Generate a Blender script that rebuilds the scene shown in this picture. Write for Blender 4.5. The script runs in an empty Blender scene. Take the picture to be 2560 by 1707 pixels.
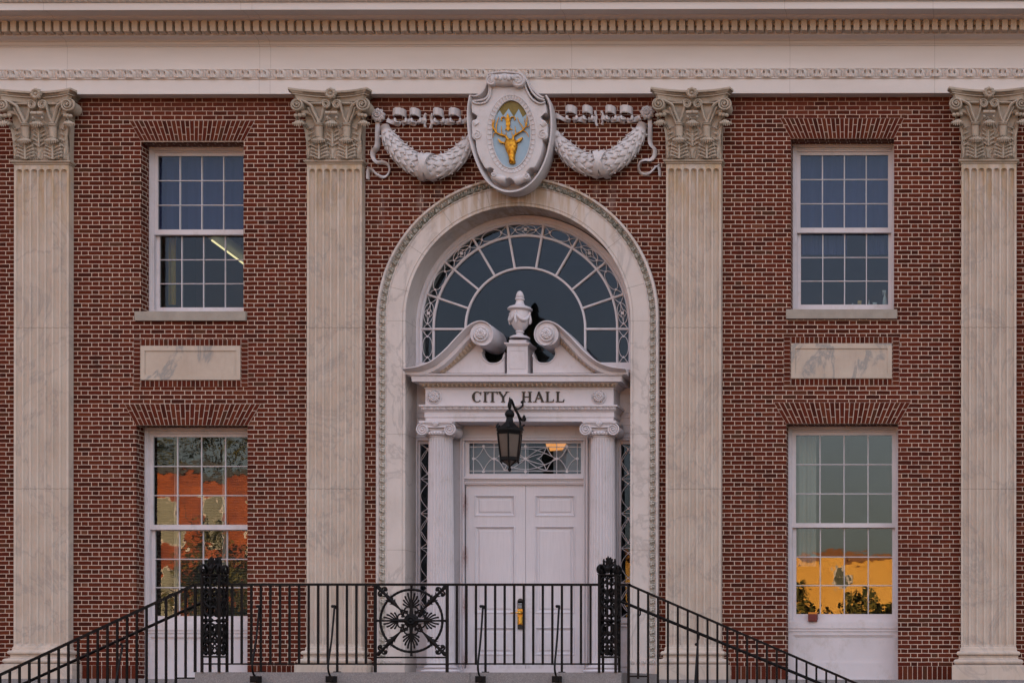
import bpy, bmesh, math, random
from mathutils import Vector, Matrix, Euler
import numpy as np
random.seed(7)
PI=math.pi; R=math.radians
sc=bpy.context.scene; COL=sc.collection
# ------------------------------------------------------------------ camera
CAM=Vector((7.625,-26.0,1.55)); F=4160.0; YAW=R(0.40); ROLL=R(0.06)
PXC=2500-F*math.tan(YAW); PYC=1715.0
cd=bpy.data.cameras.new('camera'); cam=bpy.data.objects.new('camera',cd); COL.objects.link(cam)
RM=(Matrix.Rotation(YAW,3,'Z') @ Euler((PI/2,0,0)).to_matrix()) @ Matrix.Rotation(ROLL,3,'Z')
cam.matrix_world=Matrix.Translation(CAM) @ RM.to_4x4()
cd.sensor_width=36; cd.lens=F/2560*36
cd.shift_x=-(PXC-1280)/2560; cd.shift_y=(PYC-853.5)/2560
cd.clip_start=.1; cd.clip_end=2000
sc.camera=cam
def P(px,py,y):
    d=RM @ Vector(((px-PXC)/F, -(py-PYC)/F, -1.0)); t=(y-CAM.y)/d.y
    return CAM+d*t
def X(px,y=0,py=900): return P(px,py,y).x
def Z(py,y=0,px=1280): return P(px,py,y).z
def crop(x0,y0,s): return lambda u,v,y: P(x0+u/s, y0+v/s, y)
# ------------------------------------------------------------------ node helpers
class NT:
    def __init__(s,name):
        s.m=bpy.data.materials.new(name); s.m.use_nodes=True; s.t=s.m.node_tree; s.t.nodes.clear()
        s.out=s.n('ShaderNodeOutputMaterial'); s.geo=None
    def n(s,typ,**kw):
        nd=s.t.nodes.new(typ)
        for k,v in kw.items(): setattr(nd,k,v)
        return nd
    def l(s,a,b): s.t.links.new(a,b)
    def inp(s,sock,v):
        if hasattr(v,'is_output'): s.l(v,sock)
        else:
            if isinstance(v,(tuple,list)) and len(v)==3 and sock.type=='RGBA': v=(*v,1)
            sock.default_value=v
    def math(s,op,a,b=0.0,c=0.0):
        nd=s.n('ShaderNodeMath',operation=op)
        s.inp(nd.inputs[0],a); s.inp(nd.inputs[1],b); s.inp(nd.inputs[2],c); return nd.outputs[0]
    def pos(s):
        if not s.geo: s.geo=s.n('ShaderNodeNewGeometry')
        return s.geo.outputs['Position']
    def sep(s,v):
        nd=s.n('ShaderNodeSeparateXYZ'); s.l(v,nd.inputs[0]); return nd.outputs
    def comb(s,x,y,z):
        nd=s.n('ShaderNodeCombineXYZ'); s.inp(nd.inputs[0],x); s.inp(nd.inputs[1],y); s.inp(nd.inputs[2],z); return nd.outputs[0]
    def mapv(s,v,sc_,loc=(0,0,0)):
        nd=s.n('ShaderNodeMapping'); s.l(v,nd.inputs[0]); nd.inputs['Scale'].default_value=sc_; nd.inputs['Location'].default_value=loc; return nd.outputs[0]
    def noise(s,scale,detail=4,rough=.55,vec=None,dist=0):
        nd=s.n('ShaderNodeTexNoise'); s.l(vec if vec is not None else s.pos(),nd.inputs['Vector'])
        nd.inputs['Scale'].default_value=scale; nd.inputs['Detail'].default_value=detail; nd.inputs['Roughness'].default_value=rough
        nd.inputs['Distortion'].default_value=dist
        return nd.outputs['Fac']
    def ramp(s,f,stops):
        nd=s.n('ShaderNodeValToRGB'); s.inp(nd.inputs[0],f); cr=nd.color_ramp
        while len(cr.elements)>1: cr.elements.remove(cr.elements[-1])
        for i,(p,c) in enumerate(stops):
            e=cr.elements[0] if i==0 else cr.elements.new(p)
            e.position=p; e.color=(*c,1) if len(c)==3 else c
        return nd.outputs[0]
    def lin(s,f,a,b):   # map a..b to 0..1 clamped
        nd=s.n('ShaderNodeMapRange'); s.inp(nd.inputs[0],f); nd.inputs[1].default_value=a; nd.inputs[2].default_value=b
        return nd.outputs[0]
    def mix(s,f,a,b,mode='MIX'):
        nd=s.n('ShaderNodeMix',data_type='RGBA',blend_type=mode); s.inp(nd.inputs[0],f); s.inp(nd.inputs[6],a); s.inp(nd.inputs[7],b); return nd.outputs[2]
    def bsdf(s,col,rough=.7,metal=0,bump=None,strength=.5,dist=.01,spec=.5):
        b=s.n('ShaderNodeBsdfPrincipled'); s.inp(b.inputs['Base Color'],col); s.inp(b.inputs['Roughness'],rough)
        b.inputs['Metallic'].default_value=metal; b.inputs['Specular IOR Level'].default_value=spec
        if bump is not None:
            bp=s.n('ShaderNodeBump'); s.l(bump,bp.inputs['Height']); bp.inputs['Strength'].default_value=strength; bp.inputs['Distance'].default_value=dist
            s.l(bp.outputs[0],b.inputs['Normal'])
        s.l(b.outputs[0],s.out.inputs[0]); return s.m
M={}
BH=.06838; ZB=Z(715,0,690)
def brickcols(t,rnd):
    return t.ramp(rnd,[(0,(.045,.0105,.0065)),(.2,(.074,.0155,.0085)),(.45,(.096,.0195,.0098)),(.7,(.080,.0150,.0088)),(.90,(.112,.0255,.012)),(.97,(.062,.022,.012)),(1,(.130,.042,.022))])
def m_brick():
    t=NT('brick'); p=t.pos(); x,y,z=t.sep(p)
    # gentle hand-laid wobble
    n1=t.math('SUBTRACT',t.noise(7,2),.5); n2=t.math('SUBTRACT',t.noise(9,2,vec=t.mapv(p,(1,1,1),(5,3,9))),.5)
    nz=t.math('GREATER_THAN',t.math('ABSOLUTE',t.sep(t.geo.outputs['Normal'])[2]),.5); yn=t.math('MULTIPLY',y,t.math('SUBTRACT',1.0,nz)); yz=t.math('MULTIPLY',t.math('ADD',y,.02),nz)
    zq=t.math('MULTIPLY',z,t.math('SUBTRACT',1.0,nz)); zq=t.math('ADD',zq,yz)
    u=t.math('ADD',t.math('ADD',x,yn),t.math('MULTIPLY',n1,.011)); v=t.math('ADD',t.math('SUBTRACT',zq,ZB-100*BH),t.math('MULTIPLY',n2,.0105))
    row=t.math('FLOOR',t.math('DIVIDE',v,BH)); fv=t.math('SUBTRACT',v,t.math('MULTIPLY',row,BH))
    odd=t.math('FLOORED_MODULO',row,2.0)
    wn=t.n('ShaderNodeTexWhiteNoise',noise_dimensions='1D'); t.l(row,wn.inputs['W'])
    per=.3255; mt=.0106; st=.2185
    uu=t.math('ADD',t.math('ADD',u,t.math('MULTIPLY',odd,per/2)),t.math('MULTIPLY',wn.outputs['Value'],.020))
    cell=t.math('FLOOR',t.math('DIVIDE',uu,per)); fu=t.math('SUBTRACT',uu,t.math('MULTIPLY',cell,per))
    hd=t.math('GREATER_THAN',fu,st)
    m1=t.math('LESS_THAN',fv,mt*.92); m2=t.math('LESS_THAN',fu,mt)
    m3=t.math('MULTIPLY',hd,t.math('LESS_THAN',fu,st+mt))
    mort=t.math('MAXIMUM',m1,t.math('MAXIMUM',m2,m3))
    idv=t.comb(t.math('ADD',t.math('MULTIPLY',cell,2.0),hd),row,0.0)
    w2=t.n('ShaderNodeTexWhiteNoise',noise_dimensions='2D'); t.l(idv,w2.inputs['Vector'])
    bc=brickcols(t,w2.outputs['Value'])
    gr=t.noise(55,3,.7); bc=t.mix(1.0,bc,t.ramp(gr,[(.2,(.72,.72,.72)),(.8,(1.25,1.25,1.25))]),'MULTIPLY')
    big=t.noise(.9,4); bc=t.mix(1.0,bc,t.ramp(big,[(.3,(.88,.88,.88)),(.7,(1.12,1.12,1.12))]),'MULTIPLY')
    mc=t.mix(t.noise(2.5,4),(.51,.37,.285),(.63,.475,.38))
    mc=t.mix(t.math('MULTIPLY',t.lin(t.noise(1.6,5,vec=t.mapv(p,(1,1,1),(3,7,1))),.55,.75),.6),mc,(.30,.17,.13))
    # darker mortar and lighter brick towards the top courses
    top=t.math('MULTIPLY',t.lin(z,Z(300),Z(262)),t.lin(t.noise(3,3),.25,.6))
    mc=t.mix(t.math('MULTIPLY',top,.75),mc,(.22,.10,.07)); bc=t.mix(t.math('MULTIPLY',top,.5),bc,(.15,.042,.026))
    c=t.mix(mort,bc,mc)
    # pale run-off streaks below the garlands
    def streak(px,py,w,h,a):
        q=P(px,py,0); dx=t.math('ABSOLUTE',t.math('SUBTRACT',x,q.x)); dz=t.math('ABSOLUTE',t.math('SUBTRACT',z,q.z))
        f=t.math('MULTIPLY',t.math('MULTIPLY',t.lin(dx,w,0),t.lin(dz,h,0)),t.lin(t.noise(14,4,vec=t.mapv(p,(1,1,.35))),.35,.65))
        return t.math('MULTIPLY',f,a)
    for px_,py_ in ((345,845),(612,850),(1972,850),(2240,845),(352,1000),(480,840),(1850,620),(700,1300),(1900,1250),(240,900),(2330,700)):
        c=t.mix(streak(px_,py_,.09,.42,.55),c,(.028,.012,.009))
    for a in ((1054,500,.10,.35,.6),(955,530,.06,.4,.45),(1528,500,.10,.35,.6),(1096,470,.08,.2,.4),(1490,470,.08,.25,.5),(665,560,.05,.4,.25),(560,250,.25,.05,.25)):
        c=t.mix(streak(*a),c,(.30,.22,.19))
    h=t.math('ADD',t.math('MULTIPLY',t.math('SUBTRACT',1.0,mort),.6),t.math('MULTIPLY',gr,.4))
    return t.bsdf(c,.92,bump=h,strength=.7,dist=.008,spec=.08)
def m_brick_unit():
    t=NT('brick_unit'); g=t.pos(); rnd=t.geo.outputs['Random Per Island']
    bc=brickcols(t,rnd); gr=t.noise(55,3,.7); bc=t.mix(1.0,bc,t.ramp(gr,[(.2,(.72,.72,.72)),(.8,(1.25,1.25,1.25))]),'MULTIPLY')
    return t.bsdf(bc,.92,bump=gr,strength=.3,dist=.004,spec=.08)
def m_simple(name,c1,c2,scale=3,rough=.7,metal=0,bs=40,bst=.15,bd=.004,detail=5,stretch=(1,1,1),spec=.4,extra=None,grain=.0):
    t=NT(name); v=t.mapv(t.pos(),stretch); c1=tuple(a*.80 for a in c1); c2=tuple(a*.80 for a in c2)
    c=t.mix(t.lin(t.noise(scale,detail,.6,vec=v),.3,.7),c1,c2)
    if grain:
        gn=t.noise(120,2,.8); c=t.mix(1.0,c,t.ramp(gn,[(.3,(1-grain,)*3),(.7,(1+grain,)*3)]),'MULTIPLY')
    if extra: c=extra(t,c)
    return t.bsdf(c,rough,metal,bump=t.noise(bs,4,.6),strength=bst,dist=bd,spec=spec)
def marble(name,c1,c2,vein,zs=(),stain=None,vs=1.1,va=.5,rough=.55):
    t=NT(name); p=t.pos(); x,y,z=t.sep(p); c1=tuple(a*.80 for a in c1); c2=tuple(a*.80 for a in c2); vein=tuple(a*.8 for a in vein)
    c=t.mix(t.lin(t.noise(2.2,6,.65),.3,.7),c1,c2)
    v=t.noise(vs,7,.62,vec=t.mapv(p,(1.0,.6,.7),(3,1,2)),dist=1.2)
    vm=t.lin(t.math('ABSOLUTE',t.math('SUBTRACT',v,.5)),.028,.0)
    c=t.mix(t.math('MULTIPLY',vm,va),c,vein)
    c=t.mix(t.math('MULTIPLY',t.lin(t.noise(1.7,5,.7,vec=t.mapv(p,(3,3,.5))),.5,.75),.35),c,tuple(a*.72 for a in c1))
    for zz in zs:
        d=t.math('LESS_THAN',t.math('ABSOLUTE',t.math('SUBTRACT',z,zz)),.005); c=t.mix(t.math('MULTIPLY',d,.55),c,(.12,.10,.08))
    if stain: c=stain(t,c,x,y,z)
    return t.bsdf(c,rough,bump=t.noise(35,5,.65),strength=.18,dist=.005,spec=.35)
def setup_mats():
    M['brick']=m_brick(); M['brick_unit']=m_brick_unit()
    M['mortar']=m_simple('mortar',(.54,.395,.315),(.68,.52,.425),4,.95)
    def st_p(t,c,x,y,z):
        f=t.math('MULTIPLY',t.lin(z,Z(640),Z(440)),t.lin(t.noise(2.6,5,.6,vec=t.mapv(t.pos(),(4,4,.8))),.42,.62))
        c=t.mix(t.math('MULTIPLY',f,.8),c,(.42,.28,.15))
        g=t.math('MULTIPLY',t.lin(z,Z(470),Z(415)),t.lin(t.noise(9,4),.4,.65)); return t.mix(t.math('MULTIPLY',g,.5),c,(.27,.22,.15))
    M['pilaster']=marble('marble_shaft',(.58,.455,.365),(.68,.565,.475),(.40,.34,.31),(Z(818,-.14),Z(1221,-.14)),st_p,va=.5,rough=.7)
    def st_c(t,c,x,y,z):
        f=t.lin(t.noise(7,5,.7),.5,.72); return t.mix(t.math('MULTIPLY',f,.55),c,(.20,.165,.12))
    M['capital']=marble('weathered_stone',(.46,.365,.28),(.57,.465,.37),(.30,.26,.2),(),st_c,va=.15,rough=.85)
    def st_a(t,c,x,y,z):
        p=t.pos()
        run=t.noise(1.0,5,.6,vec=t.mapv(p,(14,3,.9)))
        f=t.math('MULTIPLY',t.lin(z,Z(640),Z(500)),t.lin(run,.40,.60)); c=t.mix(t.math('MULTIPLY',f,.7),c,(.40,.27,.16))
        dxc=t.math('ABSOLUTE',t.math('SUBTRACT',x,.08)); f2=t.math('MULTIPLY',t.math('MULTIPLY',t.lin(dxc,1.0,.2),t.lin(z,Z(560),Z(490))),t.lin(run,.3,.55))
        return t.mix(t.math('MULTIPLY',f2,.75),c,(.20,.135,.075))
    M['marble']=marble('marble_arch',(.62,.525,.475),(.71,.615,.57),(.36,.31,.29),(),st_a,vs=.9,va=.5)
    def st_s(t,c,x,y,z):
        n=t.lin(t.noise(16,5,.8),.36,.56); f=t.math('MULTIPLY',t.lin(z,Z(860),Z(560)),n); return t.mix(t.math('MULTIPLY',f,.85),c,(.075,.07,.045))
    M['arch_carving']=marble('sooty_marble_carving',(.46,.40,.34),(.56,.50,.43),(.2,.18,.15),(),st_s,va=.2,rough=.85)
    M['panel']=marble('veined_marble_panel',(.50,.385,.30),(.60,.49,.40),(.27,.26,.25),(),None,vs=.8,va=.85)
    def jn(t,c):
        x,y,z=t.sep(t.pos()); 
        for xx in (-6.93,-3.92,-3.75,.95,4.35,6.6,10.2): 
            d=t.math('LESS_THAN',t.math('ABSOLUTE',t.math('SUBTRACT',x,xx)),.004); c=t.mix(t.math('MULTIPLY',d,.4),c,(.2,.15,.13))
        return c
    M['stone']=m_simple('pale_limestone',(.74,.655,.61),(.82,.74,.70),1.1,.75,stretch=(.4,1,2.5),extra=jn,grain=.04)
    M['stone_warm_bounce']=m_simple('limestone_warm_bounce',(.56,.42,.31),(.64,.50,.39),1.6,.8,stretch=(.5,1,2),grain=.05)  # warm bounce light below the overhangs is put into this colour
    M['sill']=m_simple('grey_sandstone',(.33,.28,.235),(.42,.36,.30),6,.85,grain=.08)
    def rust(t,c):
        x,y,z=t.sep(t.pos()); xr=X(1162,.46); f=0
        dx=t.lin(t.math('ABSOLUTE',t.math('SUBTRACT',x,xr+.005)),.055,.0)
        for py in (1262,1392,1516,1655):
            zz=Z(py,.46); dz=t.lin(t.math('ABSOLUTE',t.math('SUBTRACT',z,zz)),.24,.0)
            g=t.math('MULTIPLY',t.math('MULTIPLY',dx,dz),t.lin(t.noise(30,4,.7),.3,.6)); c=t.mix(t.math('MULTIPLY',g,.85),c,(.20,.045,.02))
        return c
    def door_wear(t,c):
        c=rust(t,c); x,y,z=t.sep(t.pos())
        f=t.math('MULTIPLY',t.lin(z,Z(1560,.5),Z(1680,.5)),t.lin(t.noise(8,6,.75,vec=t.mapv(t.pos(),(1,1,.35))),.45,.75)); c=t.mix(t.math('MULTIPLY',f,.6),c,(.26,.21,.18))
        dx=t.lin(t.math('ABSOLUTE',t.math('SUBTRACT',x,X(1312,.5))),.28,.0); dz=t.lin(t.math('ABSOLUTE',t.math('SUBTRACT',z,Z(1530,.5))),.5,.0)
        g=t.math('MULTIPLY',t.math('MULTIPLY',dx,dz),t.lin(t.noise(20,5,.7),.42,.65)); c=t.mix(t.math('MULTIPLY',g,.5),c,(.30,.25,.21))
        br=t.noise(60,3,.6,vec=t.mapv(t.pos(),(1,1,.05))); return t.mix(1.0,c,t.ramp(br,[(.25,(.93,.93,.93)),(.75,(1.05,1.05,1.05))]),'MULTIPLY')
    def dirt(t,c):
        f=t.lin(t.noise(5,6,.78,vec=t.mapv(t.pos(),(1,1,.6))),.52,.76); return t.mix(t.math('MULTIPLY',f,.5),c,(.33,.27,.21))
    M['paint']=m_simple('white_paint',(.67,.60,.615),(.735,.665,.68),2.2,.55,bs=25,bst=.12,extra=dirt)
    M['door']=m_simple('door_paint',(.68,.62,.65),(.735,.675,.70),1.2,.42,bs=60,bst=.08,extra=door_wear)
    M['plaster']=m_simple('white_stucco_ornament',(.62,.56,.555),(.70,.64,.635),5,.75,bs=30,bst=.2,extra=dirt)
    M['enamel_blue']=m_simple('blue_enamel',(.30,.42,.52),(.36,.48,.57),6,.45)
    M['enamel_gold']=m_simple('olive_gold_enamel',(.16,.11,.012),(.26,.17,.02),30,.5)
    M['gold']=m_simple('gold_leaf',(.90,.42,.03),(.26,.08,.008),26,.30,metal=.75,bs=25,bst=.5,bd=.01)
    M['brass']=m_simple('brass',(.85,.50,.10),(.62,.36,.06),20,.22,metal=.9)
    M['letter']=m_simple('bronze_letter',(.030,.022,.015),(.05,.036,.024),20,.5,metal=.3)
    M['iron']=m_simple('black_iron',(.005,.0045,.005),(.009,.007,.007),18,.5,bs=60,bst=.3,spec=.14,extra=lambda t,c:t.mix(t.math('MULTIPLY',t.lin(t.noise(4,4,.7),.5,.75),.6),c,(.018,.008,.006)))
    M['dark']=m_simple('dark_steel',(.012,.014,.016),(.02,.022,.024),18,.35)
    M['rust']=m_simple('rusty_iron',(.11,.028,.014),(.05,.018,.012),40,.8)
    def gr(t,c):
        v=t.n('ShaderNodeTexVoronoi'); t.l(t.pos(),v.inputs['Vector']); v.inputs['Scale'].default_value=90
        return t.mix(.45,c,t.ramp(v.outputs['Color'],[(0,(.13,.115,.115)),(.5,(.24,.215,.21)),(1,(.38,.34,.33))]))
    M['granite']=m_simple('granite',(.20,.175,.17),(.27,.24,.235),3,.75,extra=gr)
    M['stair']=m_simple('granite_step',(.16,.145,.14),(.23,.21,.205),3,.8,extra=gr)
    M['lamp_glass']=m_simple('frosted_amber_glass',(.10,.07,.055),(.14,.10,.08),4,.45)
    M['red_box']=m_simple('red_enclosure',(.13,.012,.012),(.17,.02,.018),9,.45)
    M['amber']=m_simple('amber_lens',(.6,.18,.02),(.7,.25,.03),9,.3)
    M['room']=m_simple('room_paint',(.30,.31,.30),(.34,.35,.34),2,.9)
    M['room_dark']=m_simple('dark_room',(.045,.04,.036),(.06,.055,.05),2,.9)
    M['navy_blind']=m_simple('navy_shade',(.05,.055,.17),(.07,.075,.22),1.5,.8,stretch=(9,1,.2))
    M['curtain']=m_simple('pale_curtain',(.42,.38,.36),(.5,.46,.43),5,.9,stretch=(8,1,.3))
    M['added_backing']=m_simple('lilac_added_backing',(.40,.36,.42),(.50,.45,.52),2.5,.8)  # tone of the backing added behind the transom
    M['blind']=m_simple('dark_slat_blind',(.05,.045,.04),(.07,.06,.055),3,.6)
    M['mustard']=m_simple('mustard_curtain',(.32,.20,.03),(.38,.25,.05),4,.9)
    M['plastic']=m_simple('pale_plastic',(.6,.62,.64),(.7,.72,.74),8,.35)
    M['cardboard']=m_simple('kraft_cardboard',(.55,.37,.16),(.6,.42,.2),8,.9)
    M['asphalt']=m_simple('asphalt',(.035,.033,.032),(.045,.043,.042),2,.9)
    M['paving']=m_simple('paving',(.085,.062,.048),(.12,.088,.068),1.5,.9)
    M['foliage']=m_simple('foliage',(.05,.06,.014),(.20,.16,.03),.5,.9)
    M['bark']=m_simple('bark',(.06,.045,.03),(.1,.075,.05),6,.9)
    M['red_brick_far']=m_simple('orange_red_facade',(.62,.15,.035),(.20,.035,.02),.5,.9,stretch=(1,1,2.2),detail=7)
    M['ochre_dark']=m_simple('brown_cornice',(.30,.12,.05),(.36,.16,.07),1,.9)
    M['ochre_far']=m_simple('ochre_facade',(1.0,.52,.10),(1.1,.62,.15),.5,.9)
    M['slate']=m_simple('slate_roof',(.06,.06,.07),(.09,.09,.1),1,.8)
    M['far_glass']=m_simple('far_window',(.08,.09,.07),(.19,.19,.13),1,.3)
    def glass(name,refl,tint,bd,sc1,rough=0.0,edge=.35):
        t=NT(name); p=t.pos()
        b=t.n('ShaderNodeBump'); b.inputs['Strength'].default_value=1; b.inputs['Distance'].default_value=bd
        h=t.math('ADD',t.noise(sc1,2,.5),t.math('MULTIPLY',t.noise(sc1*3.1,2,.5,vec=t.mapv(p,(.6,1,1.4))),.10)); t.l(h,b.inputs['Height'])
        g=t.n('ShaderNodeBsdfGlossy'); g.inputs['Roughness'].default_value=rough; g.inputs['Color'].default_value=((.86,.92,1,1) if name[0]=='o' else (.66,.76,1,1)); t.l(b.outputs[0],g.inputs['Normal'])
        tr=t.n('ShaderNodeBsdfTransparent'); tr.inputs[0].default_value=(*tint,1)
        lw=t.n('ShaderNodeLayerWeight'); lw.inputs[0].default_value=.25
        f=t.math('ADD',refl,t.math('MULTIPLY',lw.outputs['Fresnel'],edge))
        mx=t.n('ShaderNodeMixShader'); t.l(f,mx.inputs[0]); t.l(tr.outputs[0],mx.inputs[1]); t.l(g.outputs[0],mx.inputs[2]); t.l(mx.outputs[0],t.out.inputs[0])
        return t.m
    M['glass_low']=glass('old_window_glass',.055,(.80,.84,.82),.00075,3.0,edge=.12)
    M['glass']=glass('window_glass',.026,(.80,.84,.82),.0006,3.0,edge=.08)
    M['glass_clean']=glass('fanlight_glass',.024,(.8,.84,.82),.0004,2.0,edge=.08)
    t=NT('fluorescent'); e=t.n('ShaderNodeEmission'); e.inputs[0].default_value=(1,.80,.42,1); e.inputs[1].default_value=.26; t.l(e.outputs[0],t.out.inputs[0]); M['tube']=t.m
    t=NT('orange_lamp'); e=t.n('ShaderNodeEmission'); e.inputs[0].default_value=(1,.38,.12,1); e.inputs[1].default_value=.22; t.l(e.outputs[0],t.out.inputs[0]); M['lamp_orange']=t.m
setup_mats()
# ------------------------------------------------------------------ mesh builder
class MB:
    def __init__(s): s.v=[]; s.f=[]; s.mi=[]; s.mat=0
    def add(s,vs,fs):
        b=len(s.v); s.v.extend([tuple(p) for p in vs]); 
        for f in fs: s.f.append(tuple(i+b for i in f)); s.mi.append(s.mat)
    def box(s,x0,x1,y0,y1,z0,z1):
        if x0>x1:x0,x1=x1,x0
        if y0>y1:y0,y1=y1,y0
        if z0>z1:z0,z1=z1,z0
        s.add([(x0,y0,z0),(x1,y0,z0),(x1,y1,z0),(x0,y1,z0),(x0,y0,z1),(x1,y0,z1),(x1,y1,z1),(x0,y1,z1)],
              [(0,3,2,1),(4,5,6,7),(0,1,5,4),(1,2,6,5),(2,3,7,6),(3,0,4,7)])
    def loft(s,rings,ring_closed=True,path_closed=False,caps=True):
        n=len(rings[0]); vs=[p for r in rings for p in r]; fs=[]; m=len(rings)
        for i in range(m if path_closed else m-1):
            a=i*n; b=((i+1)%m)*n
            for j in range(n if ring_closed else n-1):
                k=(j+1)%n; fs.append((a+j,a+k,b+k,b+j))
        if caps and ring_closed and not path_closed: fs.append(tuple(range(n))); fs.append(tuple((m-1)*n+j for j in reversed(range(n))))
        s.add(vs,fs)
    def prism(s,poly,y0,y1): # poly of (x,z) along y
        s.loft([[(x,y0,z) for x,z in poly],[(x,y1,z) for x,z in poly]])
    def prism_z(s,poly,z0,z1):
        s.loft([[(x,y,z0) for x,y in poly],[(x,y,z1) for x,y in poly]])
    def sweep_x(s,prof,x0,x1): s.loft([[(x0,y,z) for y,z in prof],[(x1,y,z) for y,z in prof]])
    def sweep_plan(s,prof,path,closed=False):
        n=len(path); rings=[]
        def nrm(a,b):
            dx,dy=b[0]-a[0],b[1]-a[1]; l=math.hypot(dx,dy) or 1; return (dy/l,-dx/l)
        for i,p in enumerate(path):
            if closed: n0=nrm(path[i-1],p); n1=nrm(p,path[(i+1)%n])
            else: n0=nrm(path[i-1],p) if i>0 else nrm(p,path[1]); n1=nrm(p,path[i+1]) if i<n-1 else n0
            k=1+n0[0]*n1[0]+n0[1]*n1[1]; mx,my=((n0[0]+n1[0])/k,(n0[1]+n1[1])/k) if abs(k)>.05 else n0
            rings.append([(p[0]+mx*d,p[1]+my*d,z) for d,z in prof])
        s.loft(rings,True,closed,True)
    def lathe(s,prof,c,axis='z',seg=24,fl=None):
        rings=[]
        for r,h in prof:
            ring=[]
            for j in range(seg):
                a=2*PI*j/seg; rr=max(r,1e-4)*(1-(fl(a,h) if fl else 0))
                if axis=='z': ring.append((c[0]+rr*math.cos(a),c[1]+rr*math.sin(a),c[2]+h))
                else: ring.append((c[0]+rr*math.cos(a),c[1]+h,c[2]+rr*math.sin(a)))
            rings.append(ring)
        s.loft(rings)
    def tube(s,pts,r,seg=8,sy=1.0,closed=False):
        pts=[Vector(p) for p in pts]; n=len(pts); rings=[]
        rs=r if isinstance(r,(list,tuple)) else [r]*n
        prev=None
        for i,p in enumerate(pts):
            if closed: d=(pts[(i+1)%n]-pts[i-1])
            else: d=(pts[min(i+1,n-1)]-pts[max(i-1,0)])
            if d.length<1e-9: d=Vector((0,0,1))
            d.normalize()
            b=Vector((0,1,0)); 
            if abs(d.dot(b))>.93: b=Vector((1,0,0)) if prev is None else prev
            a=d.cross(b).normalized(); b2=a.cross(d).normalized(); prev=b2
            rings.append([p+a*(rs[i]*math.cos(2*PI*j/seg))+b2*(rs[i]*sy*math.sin(2*PI*j/seg)) for j in range(seg)])
        s.loft(rings,True,closed,not closed)
    def ball(s,c,r,seg=8,sy=1,sz=1,sx=1):
        n=max(4,seg//2+1)
        s.lathe0([(math.sin(PI*i/n),-math.cos(PI*i/n)) for i in range(n+1)],c,r,seg,sx,sy,sz)
    def lathe0(s,prof,c,r,seg,sx,sy,sz):
        s.loft([[(c[0]+max(q,.02)*r*sx*math.cos(2*PI*j/seg),c[1]+max(q,.02)*r*sy*math.sin(2*PI*j/seg),c[2]+h*r*sz) for j in range(seg)] for q,h in prof])
    def grid(s,fn,nu,nv):
        vs=[fn(i/nu,j/nv) for i in range(nu+1) for j in range(nv+1)]
        s.add(vs,[(i*(nv+1)+j,(i+1)*(nv+1)+j,(i+1)*(nv+1)+j+1,i*(nv+1)+j+1) for i in range(nu) for j in range(nv)])
    def build(s,name,mats,parent=None,smooth=35,recalc=True,**kw):
        me=bpy.data.meshes.new(name); me.from_pydata(s.v,[],s.f); 
        if not isinstance(mats,(list,tuple)): mats=[mats]
        for m in mats: me.materials.append(M[m])
        me.polygons.foreach_set('material_index',s.mi)
        if recalc:
            bm=bmesh.new(); bm.from_mesh(me); bmesh.ops.recalc_face_normals(bm,faces=bm.faces[:]); bm.to_mesh(me); bm.free()
        if smooth:
            me.polygons.foreach_set('use_smooth',[True]*len(me.polygons)); me.set_sharp_from_angle(angle=R(smooth))
        me.update()
        o=bpy.data.objects.new(name,me); COL.objects.link(o)
        if parent: o.parent=parent
        for k,v in kw.items(): o[k]=v
        return o
def empty(name,loc=(0,0,0),**kw):
    o=bpy.data.objects.new(name,None); COL.objects.link(o); o.location=loc; o.empty_display_size=.3
    for k,v in kw.items(): o[k]=v
    return o
def arc(c,r,a0,a1,n=12,rz=None):
    rz=rz or r; return [(c[0]+r*math.cos(R(a0+(a1-a0)*i/n)),c[1]+rz*math.sin(R(a0+(a1-a0)*i/n))) for i in range(n+1)]
def smoothpath(pts,n=6):
    pts=[Vector(p) for p in pts]; out=[]
    for i in range(len(pts)-1):
        p0=pts[max(i-1,0)];p1=pts[i];p2=pts[i+1];p3=pts[min(i+2,len(pts)-1)]
        for k in range(n):
            t=k/n; out.append(.5*((2*p1)+(p2-p0)*t+(2*p0-5*p1+4*p2-p3)*t*t+(-p0+3*p1-3*p2+p3)*t**3))
    out.append(pts[-1]); return out
def spiral(c,r0,r1,a0,turns,y,n=26,d=1):
    return [(c[0]+(r0+(r1-r0)*i/n)*math.cos(R(a0)+d*turns*2*PI*i/n),y,c[1]+(r0+(r1-r0)*i/n)*math.sin(R(a0)+d*turns*2*PI*i/n)) for i in range(n+1)]
def flower(mb,c,r,petals=8,depth=.04,disc=True):
    x,y,z=c
    if disc: mb.lathe([(r*.8,0),(r*.8,-depth*.35),(r*.55,-depth*.45),(0,-depth*.45)],(x,y,z),'y',20)
    for k in range(petals):
        a=2*PI*k/petals+PI/2; ca,sa=math.cos(a),math.sin(a)
        def fn(u,v,ca=ca,sa=sa):
            w=(v-.5)*2; rr=r*(.22+.78*u); hw=r*PI/petals*.86*math.sin(PI*min(1,.18+u*.80))**.7
            px_=rr; py_=w*hw; yy=y-depth*(.25+.95*math.sin(PI*min(u*1.05,1))*(1-.35*w*w)-.25*(abs(w)<.2))
            return (x+px_*ca-py_*sa, yy, z+px_*sa+py_*ca)
        mb.grid(fn,6,6)
    mb.ball((x,y-depth*.7,z),r*.2,10)
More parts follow.
